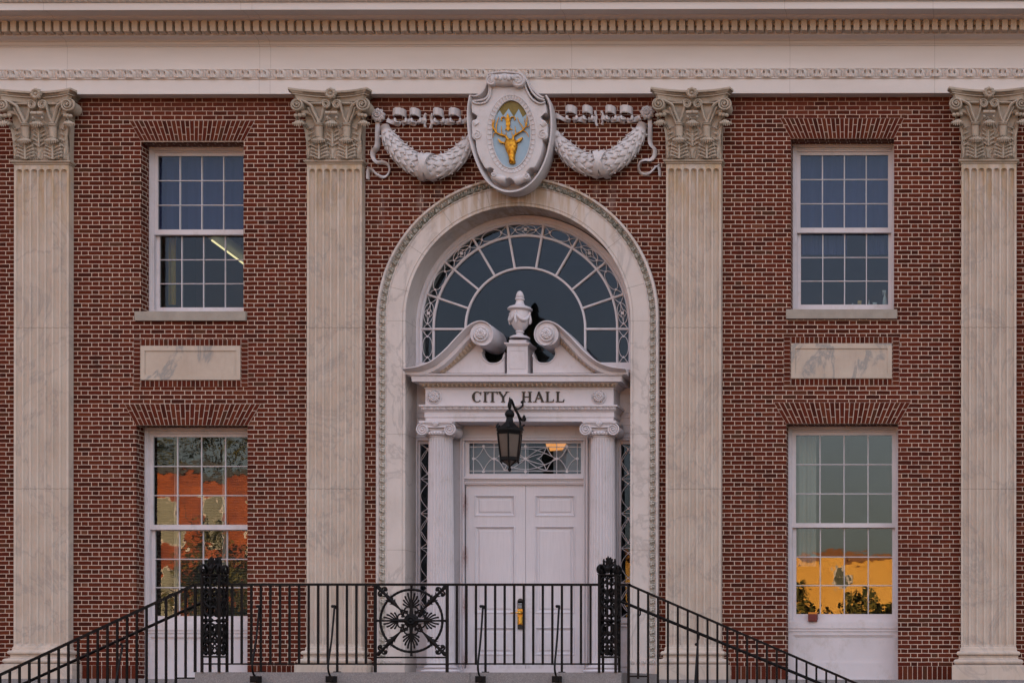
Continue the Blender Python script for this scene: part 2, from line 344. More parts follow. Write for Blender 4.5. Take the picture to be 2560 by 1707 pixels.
# ------------------------------------------------------------------ the building
X0=.085
HALL=empty('city_hall',(0,0,0),label='brick and marble city hall with tall pilasters and an arched main entrance',category='building')
XL,XR=-14.0,16.5; ZW0=Z(1697,0); ZW1=Z(234.5,-.17); 
ACZ=Z(797,-.05); RO=354/160*.998
WD=dict(ul=(X(480),1.615,Z(354),Z(779.5)),ur=(X(2105.5),1.615,Z(348,0,2105),Z(775,0,2105)),ll=(X(480),1.75,Z(1063,0,480),ZW0),lr=(X(2105.5),1.75,Z(1059.5,0,2105),ZW0))
def wall():
    mb=MB(); ops=[(c-w/2,c+w/2,zb,zt) for c,w,zt,zb in WD.values()]
    ra=RO-.12; ax0,ax1=X0-ra,X0+ra; ops.append((ax0,ax1,ZW0-1,ACZ))
    zt_=ACZ+ra+.05
    ops.append((ax0,ax1,ACZ,zt_))
    xs=sorted({XL,XR,*[o[0] for o in ops],*[o[1] for o in ops]}); zs=sorted({ZW0,ZW1+.02,*[o[2] for o in ops if o[2]>ZW0],*[o[3] for o in ops if o[3]>ZW0]})
    for i in range(len(xs)-1):
        for j in range(len(zs)-1):
            cx=(xs[i]+xs[i+1])/2; cz=(zs[j]+zs[j+1])/2
            if any(o[0]<cx<o[1] and o[2]<cz<o[3] for o in ops): continue
            mb.add([(xs[i],0,zs[j]),(xs[i+1],0,zs[j]),(xs[i+1],0,zs[j+1]),(xs[i],0,zs[j+1])],[(0,1,2,3)])
    n=40
    for i in range(n):
        a0=PI-PI*i/n; a1=PI-PI*(i+1)/n
        p0=(X0+ra*math.cos(a0),ACZ+ra*math.sin(a0)); p1=(X0+ra*math.cos(a1),ACZ+ra*math.sin(a1))
        mb.add([(p0[0],0,p0[1]),(p1[0],0,p1[1]),(p1[0],0,zt_),(p0[0],0,zt_)],[(0,1,2,3)])
        mb.add([(p0[0],0,p0[1]),(p1[0],0,p1[1]),(p1[0],.5,p1[1]),(p0[0],.5,p0[1])],[(0,1,2,3)])
    for x0,x1,z0,z1 in ops[:4]:
        for (a,b) in (((x0,z0),(x0,z1)),((x0,z1),(x1,z1)),((x1,z1),(x1,z0))):
            mb.add([(a[0],0,a[1]),(b[0],0,b[1]),(b[0],.42,b[1]),(a[0],.42,a[1])],[(0,1,2,3)])
    # sides, back
    D=14
    mb.add([(XL,0,0),(XL,D,0),(XL,D,11.6),(XL,0,11.6)],[(0,1,2,3)]); mb.add([(XR,0,0),(XR,D,0),(XR,D,11.6),(XR,0,11.6)],[(0,1,2,3)])
    mb.add([(XL,D,0),(XR,D,0),(XR,D,11.6),(XL,D,11.6)],[(0,1,2,3)])
    mb.build('brick_wall','brick',HALL,smooth=0,recalc=False)
wall()
def stone_plinth():
    mb=MB(); zt=Z(1697,-.5)
    mb.box(XL,XR,-.5,.3,0,zt); mb.build('stone_plinth','granite',HALL)
stone_plinth()
# base soldier course
def bricks_row(mb,x0,x1,z0,z1,pitch,y=-.006,horizontal=False,gap=.010):
    mb.mat=1; mb.box(x0,x1,y+.003,.01,z0,z1); mb.mat=0
    if horizontal:
        n=max(1,round((z1-z0)/pitch)); p=(z1-z0)/n
        for i in range(n): mb.box(x0+gap*.3,x1-gap*.3,y,.02,z0+i*p+gap/2,z0+(i+1)*p-gap/2)
    else:
        n=max(1,round((x1-x0)/pitch)); p=(x1-x0)/n
        for i in range(n): mb.box(x0+i*p+gap/2,x0+(i+1)*p-gap/2,y,.02,z0+gap*.3,z1-gap*.3)
PIL=[(103,),(835.5,),(1733.5,),(2472,)]
pilx=[X(103,-.14),X(835.5,-.14),X(1733.5,-.14),X(2472,-.14)]
step_r=pilx[3]-pilx[2]
pilx_all=[pilx[0]-(pilx[3]-pilx[2]),*pilx,pilx[3]+step_r]
def soldier_base():
    mb=MB(); z0=ZW0; z1=Z(1663)
    cuts=[XL]; segs=[]
    lw=[WD['ll'],WD['lr']]
    blocks=[(x-.57,x+.57) for x in pilx_all]+[(c-w/2,c+w/2) for c,w,_,_ in lw]+[(X0-RO,X0+RO)]
    blocks=sorted(blocks); cur=XL
    for a,b in blocks:
        if a>cur+.05: segs.append((cur,a))
        cur=max(cur,b)
    if cur<XR: segs.append((cur,XR))
    for a,b in segs:
        mb=MB(); bricks_row(mb,a,b,z0,z1,.078); mb.build('soldier_course',['brick_unit','mortar'],HALL,smooth=0)
soldier_base()
def flat_arch(c,w,pyt,pyb,tl,tr,bl,br):
    mb=MB(); zt=Z(pyt,0,c); zb=Z(pyb,0,c)
    xtl,xtr,xbl,xbr=X(tl),X(tr),X(bl),X(br)
    mb.mat=1; mb.prism([(xbl,zb),(xbr,zb),(xtr,zt),(xtl,zt)],-.004,.01)
    mb.mat=0; n=27; g=.10
    def pt(s,t): return (xbl+(xbr-xbl)*s+( (xtl-xbl)+((xtr-xbr)-(xtl-xbl))*s )*t, zb+(zt-zb)*t)
    for i in range(n):
        s0=(i+.095)/n; s1=(i+.905)/n
        parts=[(0.01,.30),(.335,.985)] if i%2 else [(0.01,.655),(.69,.985)]
        for a,b in parts:
            mb.prism([pt(s0,a),pt(s1,a),pt(s1,b),pt(s0,b)],-.009,.01)
    mb.build('flat_arch',['brick_unit','mortar'],HALL,smooth=0)
flat_arch(480,0,302,353,322,637,352,610); flat_arch(2105,0,296,347,1949,2260,1977,2234)
flat_arch(480,0,1009,1063,311,653,340,620); flat_arch(2105,0,1005.5,1059,1934,2277,1965,2246)
def marble_panel(pl,pr,pt,pb,c):
    x0,x1=X(pl),X(pr); z1,z0=Z(pt,0,c),Z(pb,0,c); mb=MB()
    f=.065; zz=[(x0,x1,z1-f*1.2,z1),(x0,x1,z0,z0+f*1.1),(x0,x0+f,z0+f*1.1,z1-f*1.2),(x1-f,x1,z0+f*1.1,z1-f*1.2)]
    for a,b,c0,c1 in zz: mb.box(a,b,-.022,.05,c0,c1)
    mb.box(x0+f-.001,x1-f+.001,-.008,.05,z0+f*1.1-.001,z1-f*1.2+.001)
    o=mb.build('marble_panel','panel',HALL,smooth=0)
    s=MB(); hb=.107
    bricks_row(s,x0-.003,x1+.003,z1+.005,z1+hb,.0725); bricks_row(s,x0-.003,x1+.003,z0-hb,z0-.005,.0725)
    bricks_row(s,x0-.115,x0-.012,z0-hb,z1+hb,BH,horizontal=True); bricks_row(s,x1+.012,x1+.115,z0-hb,z1+hb,BH,horizontal=True)
    s.build('brick_border',['brick_unit','mortar'],o,smooth=0)
marble_panel(353,602,865,950,480); marble_panel(1978,2230,859,946,2105)
# ------------------------------------------------------------------ windows
def window(key,py,tall):
    c,w,zt,zb=WD[key]; px=480 if key[1]=='l' else 2105
    dpy=0 if key[1]=='l' else -4.5
    yF=.25; x0,x1=c-w/2,c+w/2
    z=lambda p,y: Z(p+dpy,y,px)
    mb=MB()
    # casing: outer flat, ovolo, inner bead
    ptop,pg1,pmr1,pmr2,pg2,pbot=py
    zT=zt; zB=z(pbot,yF); cw=.062
    prof=[(0,yF+.16),(0,yF),(.022,yF),(.030,yF+.018),(.045,yF+.018),(.052,yF+.035),(cw,yF+.035),(cw,yF+.16)]
    zTi=z(ptop,yF)   # visible head casing starts here
    def fr(x0,x1,z0,z1):
        mb.loft([[(x0+o,y,z0) for o,y in prof],[(x0+o,y,z1-o) for o,y in prof],[(x1-o,y,z1-o) for o,y in prof],[(x1-o,y,z0) for o,y in prof]])
    fr(x0,x1,zB,zt)
    sub=z(pg1,yF+.05)
    hd=zt-sub-cw-.05   # extra head depth
    if hd>.01:
        mb.box(x0+cw,x1-cw,yF+.03,yF+.16,zt-cw-hd,zt-cw); mb.box(x0+cw,x1-cw,yF+.015,yF+.05,zt-cw-hd*.35,zt-cw+.004)
    mb.box(x0,x1,yF+.02,yF+.18,zB,zB+.035)
    o=mb.build('window','paint',HALL,smooth=25)
    xi0,xi1=x0+cw,x1-cw; st=.052; mu=.0115
    def sash(za,zb_,ys,rt,rb,rows):  # za top, zb_ bottom of the sash including rails
        s=MB(); s.box(xi0,xi0+st,ys,ys+.04,zb_,za); s.box(xi1-st,xi1,ys,ys+.04,zb_,za)
        s.box(xi0+st,xi1-st,ys,ys+.04,za-rt,za); s.box(xi0+st,xi1-st,ys,ys+.04,zb_,zb_+rb)
        gx0,gx1=xi0+st,xi1-st; gz1,gz0=za-rt,zb_+rb
        for i in range(1,4):
            xx=gx0+(gx1-gx0)*i/4; s.prism_z([(xx-mu*.45,ys+.004),(xx+mu*.45,ys+.004),(xx+mu,ys+.034),(xx-mu,ys+.034)],gz0,gz1)
        for j in range(1,rows):
            zz=gz0+(gz1-gz0)*j/rows; s.sweep_x([(ys+.006,zz-mu*.45),(ys+.006,zz+mu*.45),(ys+.032,zz+mu),(ys+.032,zz-mu)],gx0,gx1)
        s.build('sash','paint',o,smooth=0)
        g=MB(); rg_=random.Random(int(ys*1000)+rows+int(abs(c)*100)+(7 if tall else 0)+int(za*10))
        for i in range(4):
            for j in range(rows):
                xa_,xb_=gx0+(gx1-gx0)*i/4,gx0+(gx1-gx0)*(i+1)/4; za_,zb2_=gz0+(gz1-gz0)*j/rows,gz0+(gz1-gz0)*(j+1)/rows
                tx,tz=rg_.uniform(-.0022,.0022),rg_.uniform(-.0022,.0022); xm_,zm_=(xa_+xb_)/2,(za_+zb2_)/2
                yy_=lambda x_,z_,o_: ys+.019+o_+tx*(x_-xm_)+tz*(z_-zm_)
                g.loft([[(x_,yy_(x_,z_,o_),z_) for x_,z_ in ((xa_,za_),(xb_,za_),(xb_,zb2_),(xa_,zb2_))] for o_ in (0,.004)])
        g.build('glass_pane','glass_low' if tall else 'glass',o,smooth=0)
        return gx0,gx1,gz0,gz1
    ya=yF+.055; yb=yF+.115
    zm1=z(pmr1,ya); zm2=z(pmr2,ya)
    sash(sub+.05,zm2,ya,.05,zm1-zm2,3)
    zg2=z(pg2,yb); rb=zg2-(zB+.03)
    sash(zm1-.01,zB+.03,yb,zm1-.01-z(pmr2+2.5,yb),rb,3)
    if tall:
        a=MB(); z1=zB; z0=ZW0
        # sill moulding and panelled apron
        path=[(x0,yF+.14),(x0,yF),(x1,yF),(x1,yF+.14)]
        a.box(x0+.002,x1-.002,yF-.008,yF+.16,z1-.105,z1-.001)
        a.box(x0+.002,x1-.002,yF+.006,yF+.16,z1-.135,z1-.105); a.box(x0+.002,x1-.002,yF-.003,yF+.16,z1-.15,z1-.135)
        zt2=z1-.15; f=.085; zb2=z0+.02
        a.box(x0+.002,x0+f,yF+.01,yF+.16,zb2,zt2); a.box(x1-f,x1-.002,yF+.01,yF+.16,zb2,zt2)
        a.box(x0+f,x1-f,yF+.01,yF+.16,zt2-.06,zt2); zp=z(1660,yF); a.box(x0+f,x1-f,yF+.01,yF+.16,zb2,zp)
        a.box(x0+f,x1-f,yF+.035,yF+.16,zp,zt2-.06)
        for (b0,b1,c0,c1) in ((x0+f,x0+f+.02,zp,zt2-.06),(x1-f-.02,x1-f,zp,zt2-.06),(x0+f+.02,x1-f-.02,zp,zp+.02),(x0+f+.02,x1-f-.02,zt2-.08,zt2-.06)):
            a.box(b0,b1,yF+.022,yF+.04,c0,c1)
        a.box(x0+.002,x1-.002,yF-.004,yF+.16,z0,zb2)
        a.build('apron_panel','paint',o,smooth=0)
    else:
        s=MB(); e=.072 if key[1]=='l' else .065; zs0=z(801 if key[1]=='l' else 800.5,-.05)
        s.prism_z([(x0-e,-.05),(x1+e*.5+.02,-.05),(x1+e*.5+.02,.03),(x1+.0,.03),(x1+.0,yF+.05),(x0,yF+.05),(x0,.03),(x0-e,.03)],zs0,zb+.0)
        s.build('stone_sill','sill',o,smooth=0)
    # the room behind
    rm=MB(); yr=yF+.2; D=3.2; a0,a1,b0,b1=x0-.9,x1+.9,zB-.3,zt+.35
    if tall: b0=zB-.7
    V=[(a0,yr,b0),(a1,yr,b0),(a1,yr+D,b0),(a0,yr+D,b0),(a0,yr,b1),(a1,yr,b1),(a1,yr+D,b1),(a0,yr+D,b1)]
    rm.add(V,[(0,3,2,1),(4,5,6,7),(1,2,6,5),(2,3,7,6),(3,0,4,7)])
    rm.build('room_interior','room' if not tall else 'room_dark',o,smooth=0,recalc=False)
    return o,(x0,x1,zt,zB)
wul,gul=window('ul',(373,390,574,587,768.5,780),False)
wur,gur=window('ur',(367,392.5,574,586.5,766,779.5),False)
wll,gll=window('ll',(1069,1092,1311,1323.5,1539,1558),True)
wlr,glr=window('lr',(1069,1092,1311.5,1322.5,1538.5,1558),True)
def blind(parent,x0,x1,z0,z1,y,mat,slats=0,name='blind'):
    mb=MB()
    if slats:
        n=slats
        for i in range(n):
            zz=z0+(z1-z0)*(i+.5)/n; h=(z1-z0)/n*.42; mb.sweep_x([(y,zz-h),(y+.012,zz+h),(y+.016,zz+h),(y+.004,zz-h)],x0,x1)
    else:
        def fn(u,v): xx=x0+(x1-x0)*u; return (xx,y+.012*math.sin(xx*38)+.006*math.sin(xx*91),z0+(z1-z0)*v)
        mb.grid(fn,60,2)
        def fn2(u,v): xx=x0+(x1-x0)*u; return (xx,y+.02+.012*math.sin(xx*38)+.006*math.sin(xx*91),z0+(z1-z0)*v)
        mb.grid(fn2,60,2)
    mb.build(name,mat,parent,smooth=60)
x0,x1,zt,zB=gul; blind(wul,x0+.02,x1-.02,Z(585,.45,480),zt-.1,.47,'navy_blind')
blind(wul,x0+.12,x0+.24,zB+.2,Z(585,.45,480),.62,'mustard',name='curtain')
x0,x1,zt,zB=gur; blind(wur,x0+.02,x1-.02,Z(586,.45,2105),zt-.1,.47,'navy_blind')
xm=x0+(x1-x0)/2; blind(wur,x0+.02,xm+.02,Z(636,.5,2105),Z(584,.5,2105),.52,'navy_blind'); blind(wur,x1-.46,x1-.02,Z(636,.5,2105),Z(584,.5,2105),.52,'navy_blind')
x0,x1,zt,zB=gll; blind(wll,x0+.02,x1-.02,zB+.05,zt-.1,.56,'blind',70)
for a in (.34,1.12): blind(wll,x0+a,x0+a+.07,zB+.05,zt-.1,.50,'curtain',name='curtain')
x0,x1,zt,zB=glr; blind(wlr,x0+.02,x0+.40,zB+.9,zt-.1,.62,'curtain',name='curtain')
# ------------------------------------------------------------------ entablature of the building
def carved_band(mb,posf,L,period,nrow,hf,npp=14):
    n=max(1,round(L/period)); N=n*npp
    def fn(u,v):
        s=u*N/npp; f=s-math.floor(s); return posf(u,v,hf(f,v))
    mb.grid(fn,N,nrow)
def h_leaf(f,v):
    # leaf-and-dart: broad pointed leaf with a curled tip, dart between, v 0 bottom .. 1 top
    a=abs(f-.5)*2; lf=max(0,1-(a/(.30+.55*math.sin(PI*min(1,v*.8+.15))))**2)
    rib=.35*(1-min(1,abs(f-.5)/.06)); dart=max(0,1-abs(((f+.5)%1)-.5)/.09)*(1 if .15<v<.9 else .2)
    hole=-1.2*max(0,1-((a-.30)**2/.012+(v-.62)**2/.03))
    ed=1.0 if v>.02 and v<.98 else 0
    return ed*(.9*lf**.6+rib*.3+.55*dart+hole+.18*math.cos(f*2*PI*9)*lf)
def h_egg(f,v):
    a=abs(f-.5)*2; e=max(0,1-(a/.62)**2-((v-.45)/.5)**2); sh=max(0,1-abs(a-.80)/.13)*(v>.1)
    return (1.3*e**.5+.7*sh)*(1 if .02<v<.98 else 0)
def entablature():
    z=lambda p,y:Z(p,y)
    ar=MB(); zb=z(234.5,-.17); zt=z(198,-.17)
    ar.box(XL-.17,XR+.17,-.17,.2,zb,zt); o=ar.build('architrave','stone',HALL,smooth=0)
    cb=MB(); za,zc=z(197.5,-.175),z(174.5,-.215)
    carved_band(cb,lambda u,v,h:(XL-.17+(XR-XL+.34)*u,-.172-.055*v*v-.060*h,za+(zc-za)*v),XR-XL+.34,.2605,10,h_leaf)
    cb.sweep_x([(0,zc),(-.235,zc),(-.235,z(171.5,-.235)),(0,z(171.5,-.235))],XL-.2,XR+.2)
    cb.sweep_x([(0,za-.001),(-.185,za-.001),(-.185,za+.012),(0,za+.012)],XL-.2,XR+.2)
    cb.build('carved_band','stone',o,smooth=40,recalc=False)
    fr=MB(); fr.box(XL-.15,XR+.15,-.15,.2,z(171.5,-.235)+.0005,z(116,-.15)); fr.build('frieze','stone',HALL,smooth=0)
    # bed mouldings
    co=MB(); z1=z(116,-.16)
    prof=[(.2,z1+.0005),(-.165,z1+.0005),(-.165,z(111,-.165)),(-.185,z(111,-.185)),(-.185,z(103,-.185)),(-.20,z(102.5,-.2))]
    zA,zC=z(102,-.2),z(88.5,-.34)
    for i in range(1,9):
        t=i/8; prof.append((-.20-.145*(1-math.cos(t*PI/2)),zA+(zC-zA)*math.sin(t*PI/2)**1.0))
    prof+=[(-.345,z(86.0,-.345)),(.2,z(86.0,-.345))]
    co.sweep_x(prof,XL-.2,XR+.2); zD=z(86.0,-.345); zDt=z(50.5,-.47)
    co.box(XL-.2,XR+.2,-.34,.2,zD+.0005,zDt)
    # upper bed mould, soffit, corona
    zS=z(38.5,-.56); pr=[(.2,zDt+.0005),(-.475,zDt+.0005)]
    for i in range(0,7):
        t=i/6; pr.append((-.485-.075*math.sin(t*PI/2),zDt+.004+(zS-zDt-.004)*(1-math.cos(t*PI/2)*1.0)))
    zK=z(24,-.80); pr+=[(-.565,zK+.012),(-.775,zK+.012),(-.775,zK),(-.80,zK),(-.80,z(5.5,-.8)),(.2,z(5.5,-.8))]
    co.sweep_x(pr,XL-.3,XR+.3)
    oc=co.build('cornice','stone',HALL,smooth=30)
    de=MB(); x=XL; k=0; pit=.1340; xs=X(33/9.408+0,-.47)-pit*60
    x=xs
    zb2=z(77,-.475)
    while x<XR: 
        de.box(x,x+.0885,-.475,-.33,zb2,zDt-.001); de.box(x+.0885,x+pit,-.40,-.33,zb2+.10,zDt-.001); x+=pit
    de.build('dentil_band','stone_warm_bounce',oc,smooth=0)
    up=MB(); z5=z(5.5,-.8)
    carved_band(up,lambda u,v,h:(XL-.3+(XR-XL+.6)*u,-.81-.05*v-.035*h,z5+.07*v),XR-XL+.6,.097,6,h_egg,8)
    prof=[(.2,z5+.0005),(-.80,z5+.0005),(-.80,z5+.07),(-.87,z5+.07),(-.9,z5+.12),(-1.0,z5+.2),(-1.03,z5+.26),(-1.03,z5+.30),(.2,z5+.34)]
    up.sweep_x(prof,XL-.35,XR+.35); up.build('crown_moulding','stone',oc,smooth=30)
    rf=MB(); zr=z5+.34; rf.loft([[(XL-.3,-.9,zr),(XR+.3,-.9,zr),(XR+.3,14.3,zr),(XL-.3,14.3,zr)],[(XL+3,4,zr+1.6),(XR-3,4,zr+1.6),(XR-3,10,zr+1.6),(XL+3,10,zr+1.6)]])
    rf.build('roof','slate',HALL,smooth=0)
entablature()
# ------------------------------------------------------------------ pilasters with composite capitals
def pilaster_proto():
    W=.4285; yf=-.14
    zb=Z(1616,yf); zt=Z(411,yf)
    mb=MB(); nf=7; pitch=.1165; fw=.046; off=-(nf-1)/2*pitch
    xs=[-W]; 
    for k in range(nf):
        c=off+k*pitch; xs+= [c-fw*math.cos(PI*j/8) for j in range(9)]
    xs.append(W)
    zc1=Z(422,yf)-fw; zc0=Z(1615,yf)+fw+.004
    zz=[zb]+[zc0-fw*math.cos(PI/2*j/6) for j in range(7)]+[zc1+fw*math.sin(PI/2*j/6) for j in range(7)]+[zt]
    def dep(x,z):
        k=round((x-off)/pitch); k=min(max(k,0),nf-1); dx=x-(off+k*pitch); dz=0
        if z>zc1: dz=z-zc1
        elif z<zc0: dz=z-zc0
        t=(dx*dx+dz*dz)/(fw*fw); return .050*math.sqrt(max(0,1-t))
    rows=[[(x,yf+dep(x,z),z) for x in xs] for z in zz]
    nx=len(xs); vs=[p for r in rows for p in r]
    mb.add(vs,[(j*nx+i,j*nx+i+1,(j+1)*nx+i+1,(j+1)*nx+i) for j in range(len(zz)-1) for i in range(nx-1)])
    for sx in (-1,1): mb.add([(sx*W,yf,zb),(sx*W,0.05,zb),(sx*W,0.05,zt),(sx*W,yf,zt)],[(0,1,2,3)])
    sh=mb.build('pilaster','pilaster',None,smooth=50,recalc=False)
    # base
    b=MB(); path=[(-W,.05),(-W,yf),(W,yf),(W,.05)]
    z=lambda p:Z(p,yf)
    pr=[(-.05,z(1616)),(.0,z(1616)),(.012,z(1618)),(.012,z(1622)),(.02,z(1626))]
    def tor(pr,pt,pb,d0,r):
        za,zc=z(pt),z(pb)
        for i in range(7):
            a=PI/2-PI*i/6; pr.append((d0+r*math.cos(a),(za+zc)/2+(za-zc)/2*math.sin(a)))
    tor(pr,1626,1637,.03,.036); pr+=[(.035,z(1638.5)),(.028,z(1642)),(.04,z(1645)),(.062,z(1646))]; tor(pr,1646,1659,.068,.045)
    pr+=[(.10,z(1659.5)),(.13,z(1661)),(.13,z(1663)),(.135,z(1663.5)),(.135,ZW0),(-.05,ZW0)]
    b.sweep_plan(pr,path); bo=b.build('base','pilaster',sh,smooth=35)
    # capital
    c=MB(); z0=zt; z1=Z(240,yf); H=z1-z0
    cp=crop(1600,200,6.03); axx=X(1733.5,-.14)
    def C(u,v,y):   # from the photographed capital to local x,z
        q=cp(u,v,y); return Vector((q.x-axx,y,q.z))
    # necking
    pn=[(-.05,Z(411,yf)),(.0,Z(411,yf)),(.014,Z(410,yf)),(.014,Z(407,yf)),(.03,Z(406.5,yf)),(.042,Z(404,yf)),(.042,Z(402,yf)),(.015,Z(400,yf)),(-.05,Z(400,yf))]
    c.sweep_plan(pn,[(-W,.05),(-W,yf),(W,yf),(W,.05)])
    # bell
    rings=[]
    for i in range(9):
        t=i/8; d=.0+.05*t**3; zz_=Z(400,yf)+(Z(248,yf)-Z(400,yf))*t
        rings.append([(-W-d,.05,zz_),(-W-d,yf-d,zz_),(W+d,yf-d,zz_),(W+d,.05,zz_)])
    c.loft(rings)
    # abacus with concave sides and cut corners
    def ab(off,z0_,z1_,o2=None):
        o2=off if o2 is None else o2
        def plan(e):
            pts=[]; xc=.585+e; 
            pts.append((-.50-e,.05)); 
            for i in range(5): t=i/4; pts.append((-.50-e-.10*t**2,-.02-.27*t))
            for i in range(17):
                t=-1+i/8; pts.append((xc*t*.965,-.225-e-.155*t*t))
            for i in range(5): t=1-i/4; pts.append((.50+e+.10*t**2,-.02-.27*t))
            pts.append((.50+e,.05)); return pts
        c.loft([[(x,y,z0_) for x,y in plan(off)],[(x,y,z1_) for x,y in plan(o2)]])
    zt0=Z(249.5,-.3); zt1=Z(225.0,-.3); h=zt1-zt0
    ab(-.060,zt0,zt0+h*.44,-.035); ab(-.005,zt0+h*.44,zt0+h*.54); ab(-.03,zt0+h*.54,zt0+h*.60); ab(.0,zt0+h*.60,zt0+h*.80,.035); ab(.045,zt0+h*.80,zt1)
    # lip of the bell
    c.sweep_plan([(-.05,zt0-.045),(.075,zt0-.045),(.09,zt0-.03),(.085,zt0-.012),(-.05,zt0-.012)],[(-W,.05),(-W,yf),(W,yf),(W,.05)])
    # acanthus leaves
    def leaf(u,vb,vt,hw,out,curl,lean=0,y0=None,wtop=.75,droop=.5):
        pb=C(u,vb,yf); pt=C(u,vt,yf); hgt=pt.z-pb.z; hw=hw/6.03/160
        y0=yf-.006 if y0 is None else y0
        def fn(a,b):
            s=(a-.5)*2; t=b*1.22
            zt_=min(t,1.0); bend=max(0,t-.78)/.44
            zz_=pb.z+hgt*(zt_ if t<.78 else .78+.22*math.sin(bend*PI*.72)/math.sin(PI*.5))
            yy=y0-.022-out*t**2.2*.6-curl*math.sin(min(1,bend)*PI*.55)
            lob=1+.16*math.cos(t*2*PI*4.2)
            w=hw*(.62+.42*math.sin(PI*min(1,t/1.05))**.8)*lob*(1 if t<.85 else max(.30,1-(t-.85)*1.35*(1/wtop)))
            rid=.034*abs(math.sin((abs(s)*3.0-t*2.2)*PI))*(.4+.6*abs(s))
            mid=.022*math.exp(-(s/.13)**2)
            yy+= .030*s*s - mid + rid - (.015*math.cos(s*PI*4.5) if bend>.2 else 0)
            xx_=pb.x+s*w+lean*(t**2)*.06; lim=W+.004+.15*max(0,t-.62); xx_=max(-lim,min(lim,xx_)); return (xx_, yy, zz_-(droop*.06*bend*abs(s)))
        c.grid(fn,28,26)
    leaf(790,1190,610,165,.05,.10)
    for u in (592,1008): leaf(u,1192,880,165,.03,.085,y0=yf-.03)
    leaf(430,1190,610,105,.06,.12,lean=-2.0); leaf(1170,1190,610,105,.06,.12,lean=2.0)
    # curled leaf tips, veins and serrated edges
    def tip(u,v,w,out,n=7,drop=.05,side=0):
        q=C(u,v,yf-out); ww=w/6.03/160
        for i in range(n):
            f=(i-(n-1)/2)/((n-1)/2); a=Vector((q.x+ww*f*.75,q.y+.10*0+.07,q.z+.03-.02*f*f)); m=Vector((q.x+ww*f*.95+side*.02,q.y-.015*(1-f*f),q.z+.030-.028*f*f)); b=Vector((q.x+ww*f*1.05+side*.04,q.y-.012*(1-f*f),q.z-drop*(1-.5*f*f)))
            c.tube([a,m,(m+b)/2+Vector((side*.01,-.012,.006)),b],[.016,.019,.017,.007],7)
    def veins(u,vb,vt,hw,y0):
        for sgn in (-1,1):
            for k in range(4):
                v0=vb+(vt-vb)*(.02+.20*k); u1=u+sgn*hw*(1.02-.06*k)
                p=[C(u+sgn*14,v0,y0-.035),C(u+sgn*hw*.5,v0-35,y0-.050),C(u1,v0-52,y0-.030)]
                c.tube(smoothpath(p,4),[.009]+[.0115]*5+[.010,.008,.005],6)
                for dv,du in ((-18,-14),(14,-6)): c.tube([C(u+sgn*(hw*.62),v0-38,y0-.045),C(u1+sgn*du,v0-50+dv,y0-.028)],[.011,.006],6)
        c.tube([C(u,vb,y0-.05),C(u,(vb+vt)/2,y0-.055),C(u,vt+20,y0-.06)],[.018,.014,.010],7)
    for u in (592,1008): tip(u,905,92,.125,8); veins(u,1185,930,150,yf-.03)
    tip(790,655,80,.15,7); veins(790,1000,680,110,yf)
    tip(330,650,70,.17,6,side=-1); tip(1265,650,70,.17,6,side=1)
    for u,sg in ((440,-1),(1150,1)):
        for k in range(4):
            v0=1000-85*k; c.tube(smoothpath([C(u+sg*20,v0,yf-.03),C(u-sg*20,v0-30,yf-.05),C(u-sg*62,v0-40,yf-.03)],3),[.010,.014,.014,.012,.010,.008,.006],6)
    # stalks (caulicoli)
    for s,u in ((-1,592),(1,1008)):
        a=C(u,900,yf-.05); b_=C(u,660,yf-.06)
        c.tube([a,a.lerp(b_,.5),b_],[.046,.058,.064],12,.8)
        for vv in (660,684): q=C(u,vv,yf-.06); c.lathe([(.066,-.010),(.074,0),(.066,.010)],q,'z',14)
        # corner volute ribbon and inner helix ribbon
        cv=C(355 if s<0 else 1212,372,-.30); cv.x=s*abs(cv.x) if True else cv.x
        st=C(u+ s*2,640,yf-.08)
        cx=s*.505; cz=cv.z
        pts=[st,C(u+s*35,560,yf-.09),C(u+s*75,470,yf-.11),C(u+s*120,370,yf-.15)]
        pts=[Vector(p) for p in pts]; sp=[Vector(p) for p in spiral((cx,cz),.105,.022,80 if s>0 else 100,2.2,-.30,40,-1 if s>0 else 1)]
        for i,p in enumerate(sp): p.y=-.27-.05*min(1,i/8)-.02*(i/40)
        path=smoothpath(pts+[sp[0]],5)[:-1]+sp
        n=len(path); c.tube(path,[.024 if i<n-42 else .019-.008*(i-(n-42))/42 for i in range(n)],8,1.5)
        # leaf-band below that ribbon
        pts2=[Vector(p)+Vector((s*.035,.01,-.035)) for p in pts]; c.tube(smoothpath(pts2,4),.016,7,1.5)
        c.lathe([(.085,.0),(.098,.06),(.06,.10),(.098,.14),(.095,.22)],(cx,-.29,cz),'y',18)
        c.lathe([(.095,0),(.088,-.012),(0,-.012)],(cx,-.285,cz),'y',18); c.ball((cx,-.335,cz),.022,8)
        hc=(s*.085,C(690,385,-.2).z); pts=[st,C(u-s*40,560,yf-.08),C(u-s*62,470,yf-.09),C(u-s*80,400,yf-.1)]
        sp=spiral(hc,.068,.014,40 if s>0 else 140,2.0,yf-.12,30,1 if s>0 else -1)
        path=smoothpath([Vector(p) for p in pts]+[Vector(sp[0])],5)[:-1]+[Vector(p) for p in sp]
        c.tube(path,[.019]*(len(path)-30)+[.015]*15+[.011]*15,8,1.6)
        c.lathe([(.06,0),(.06,.10)],(hc[0],yf-.10,hc[1]),'y',16)
        # fluted husk under the volute, curling outwards to the corner
        for k,(du,dv,rr) in enumerate(((0,0,.03),(28,22,.028),(55,40,.025))):
            q=C((355-70) if s<0 else (1212+70),520+dv*0,-.26); c.ball((s*(.44+.05*k),-.25-.02*k,q.z-.012*k),rr*1.35,8,sz=.9)
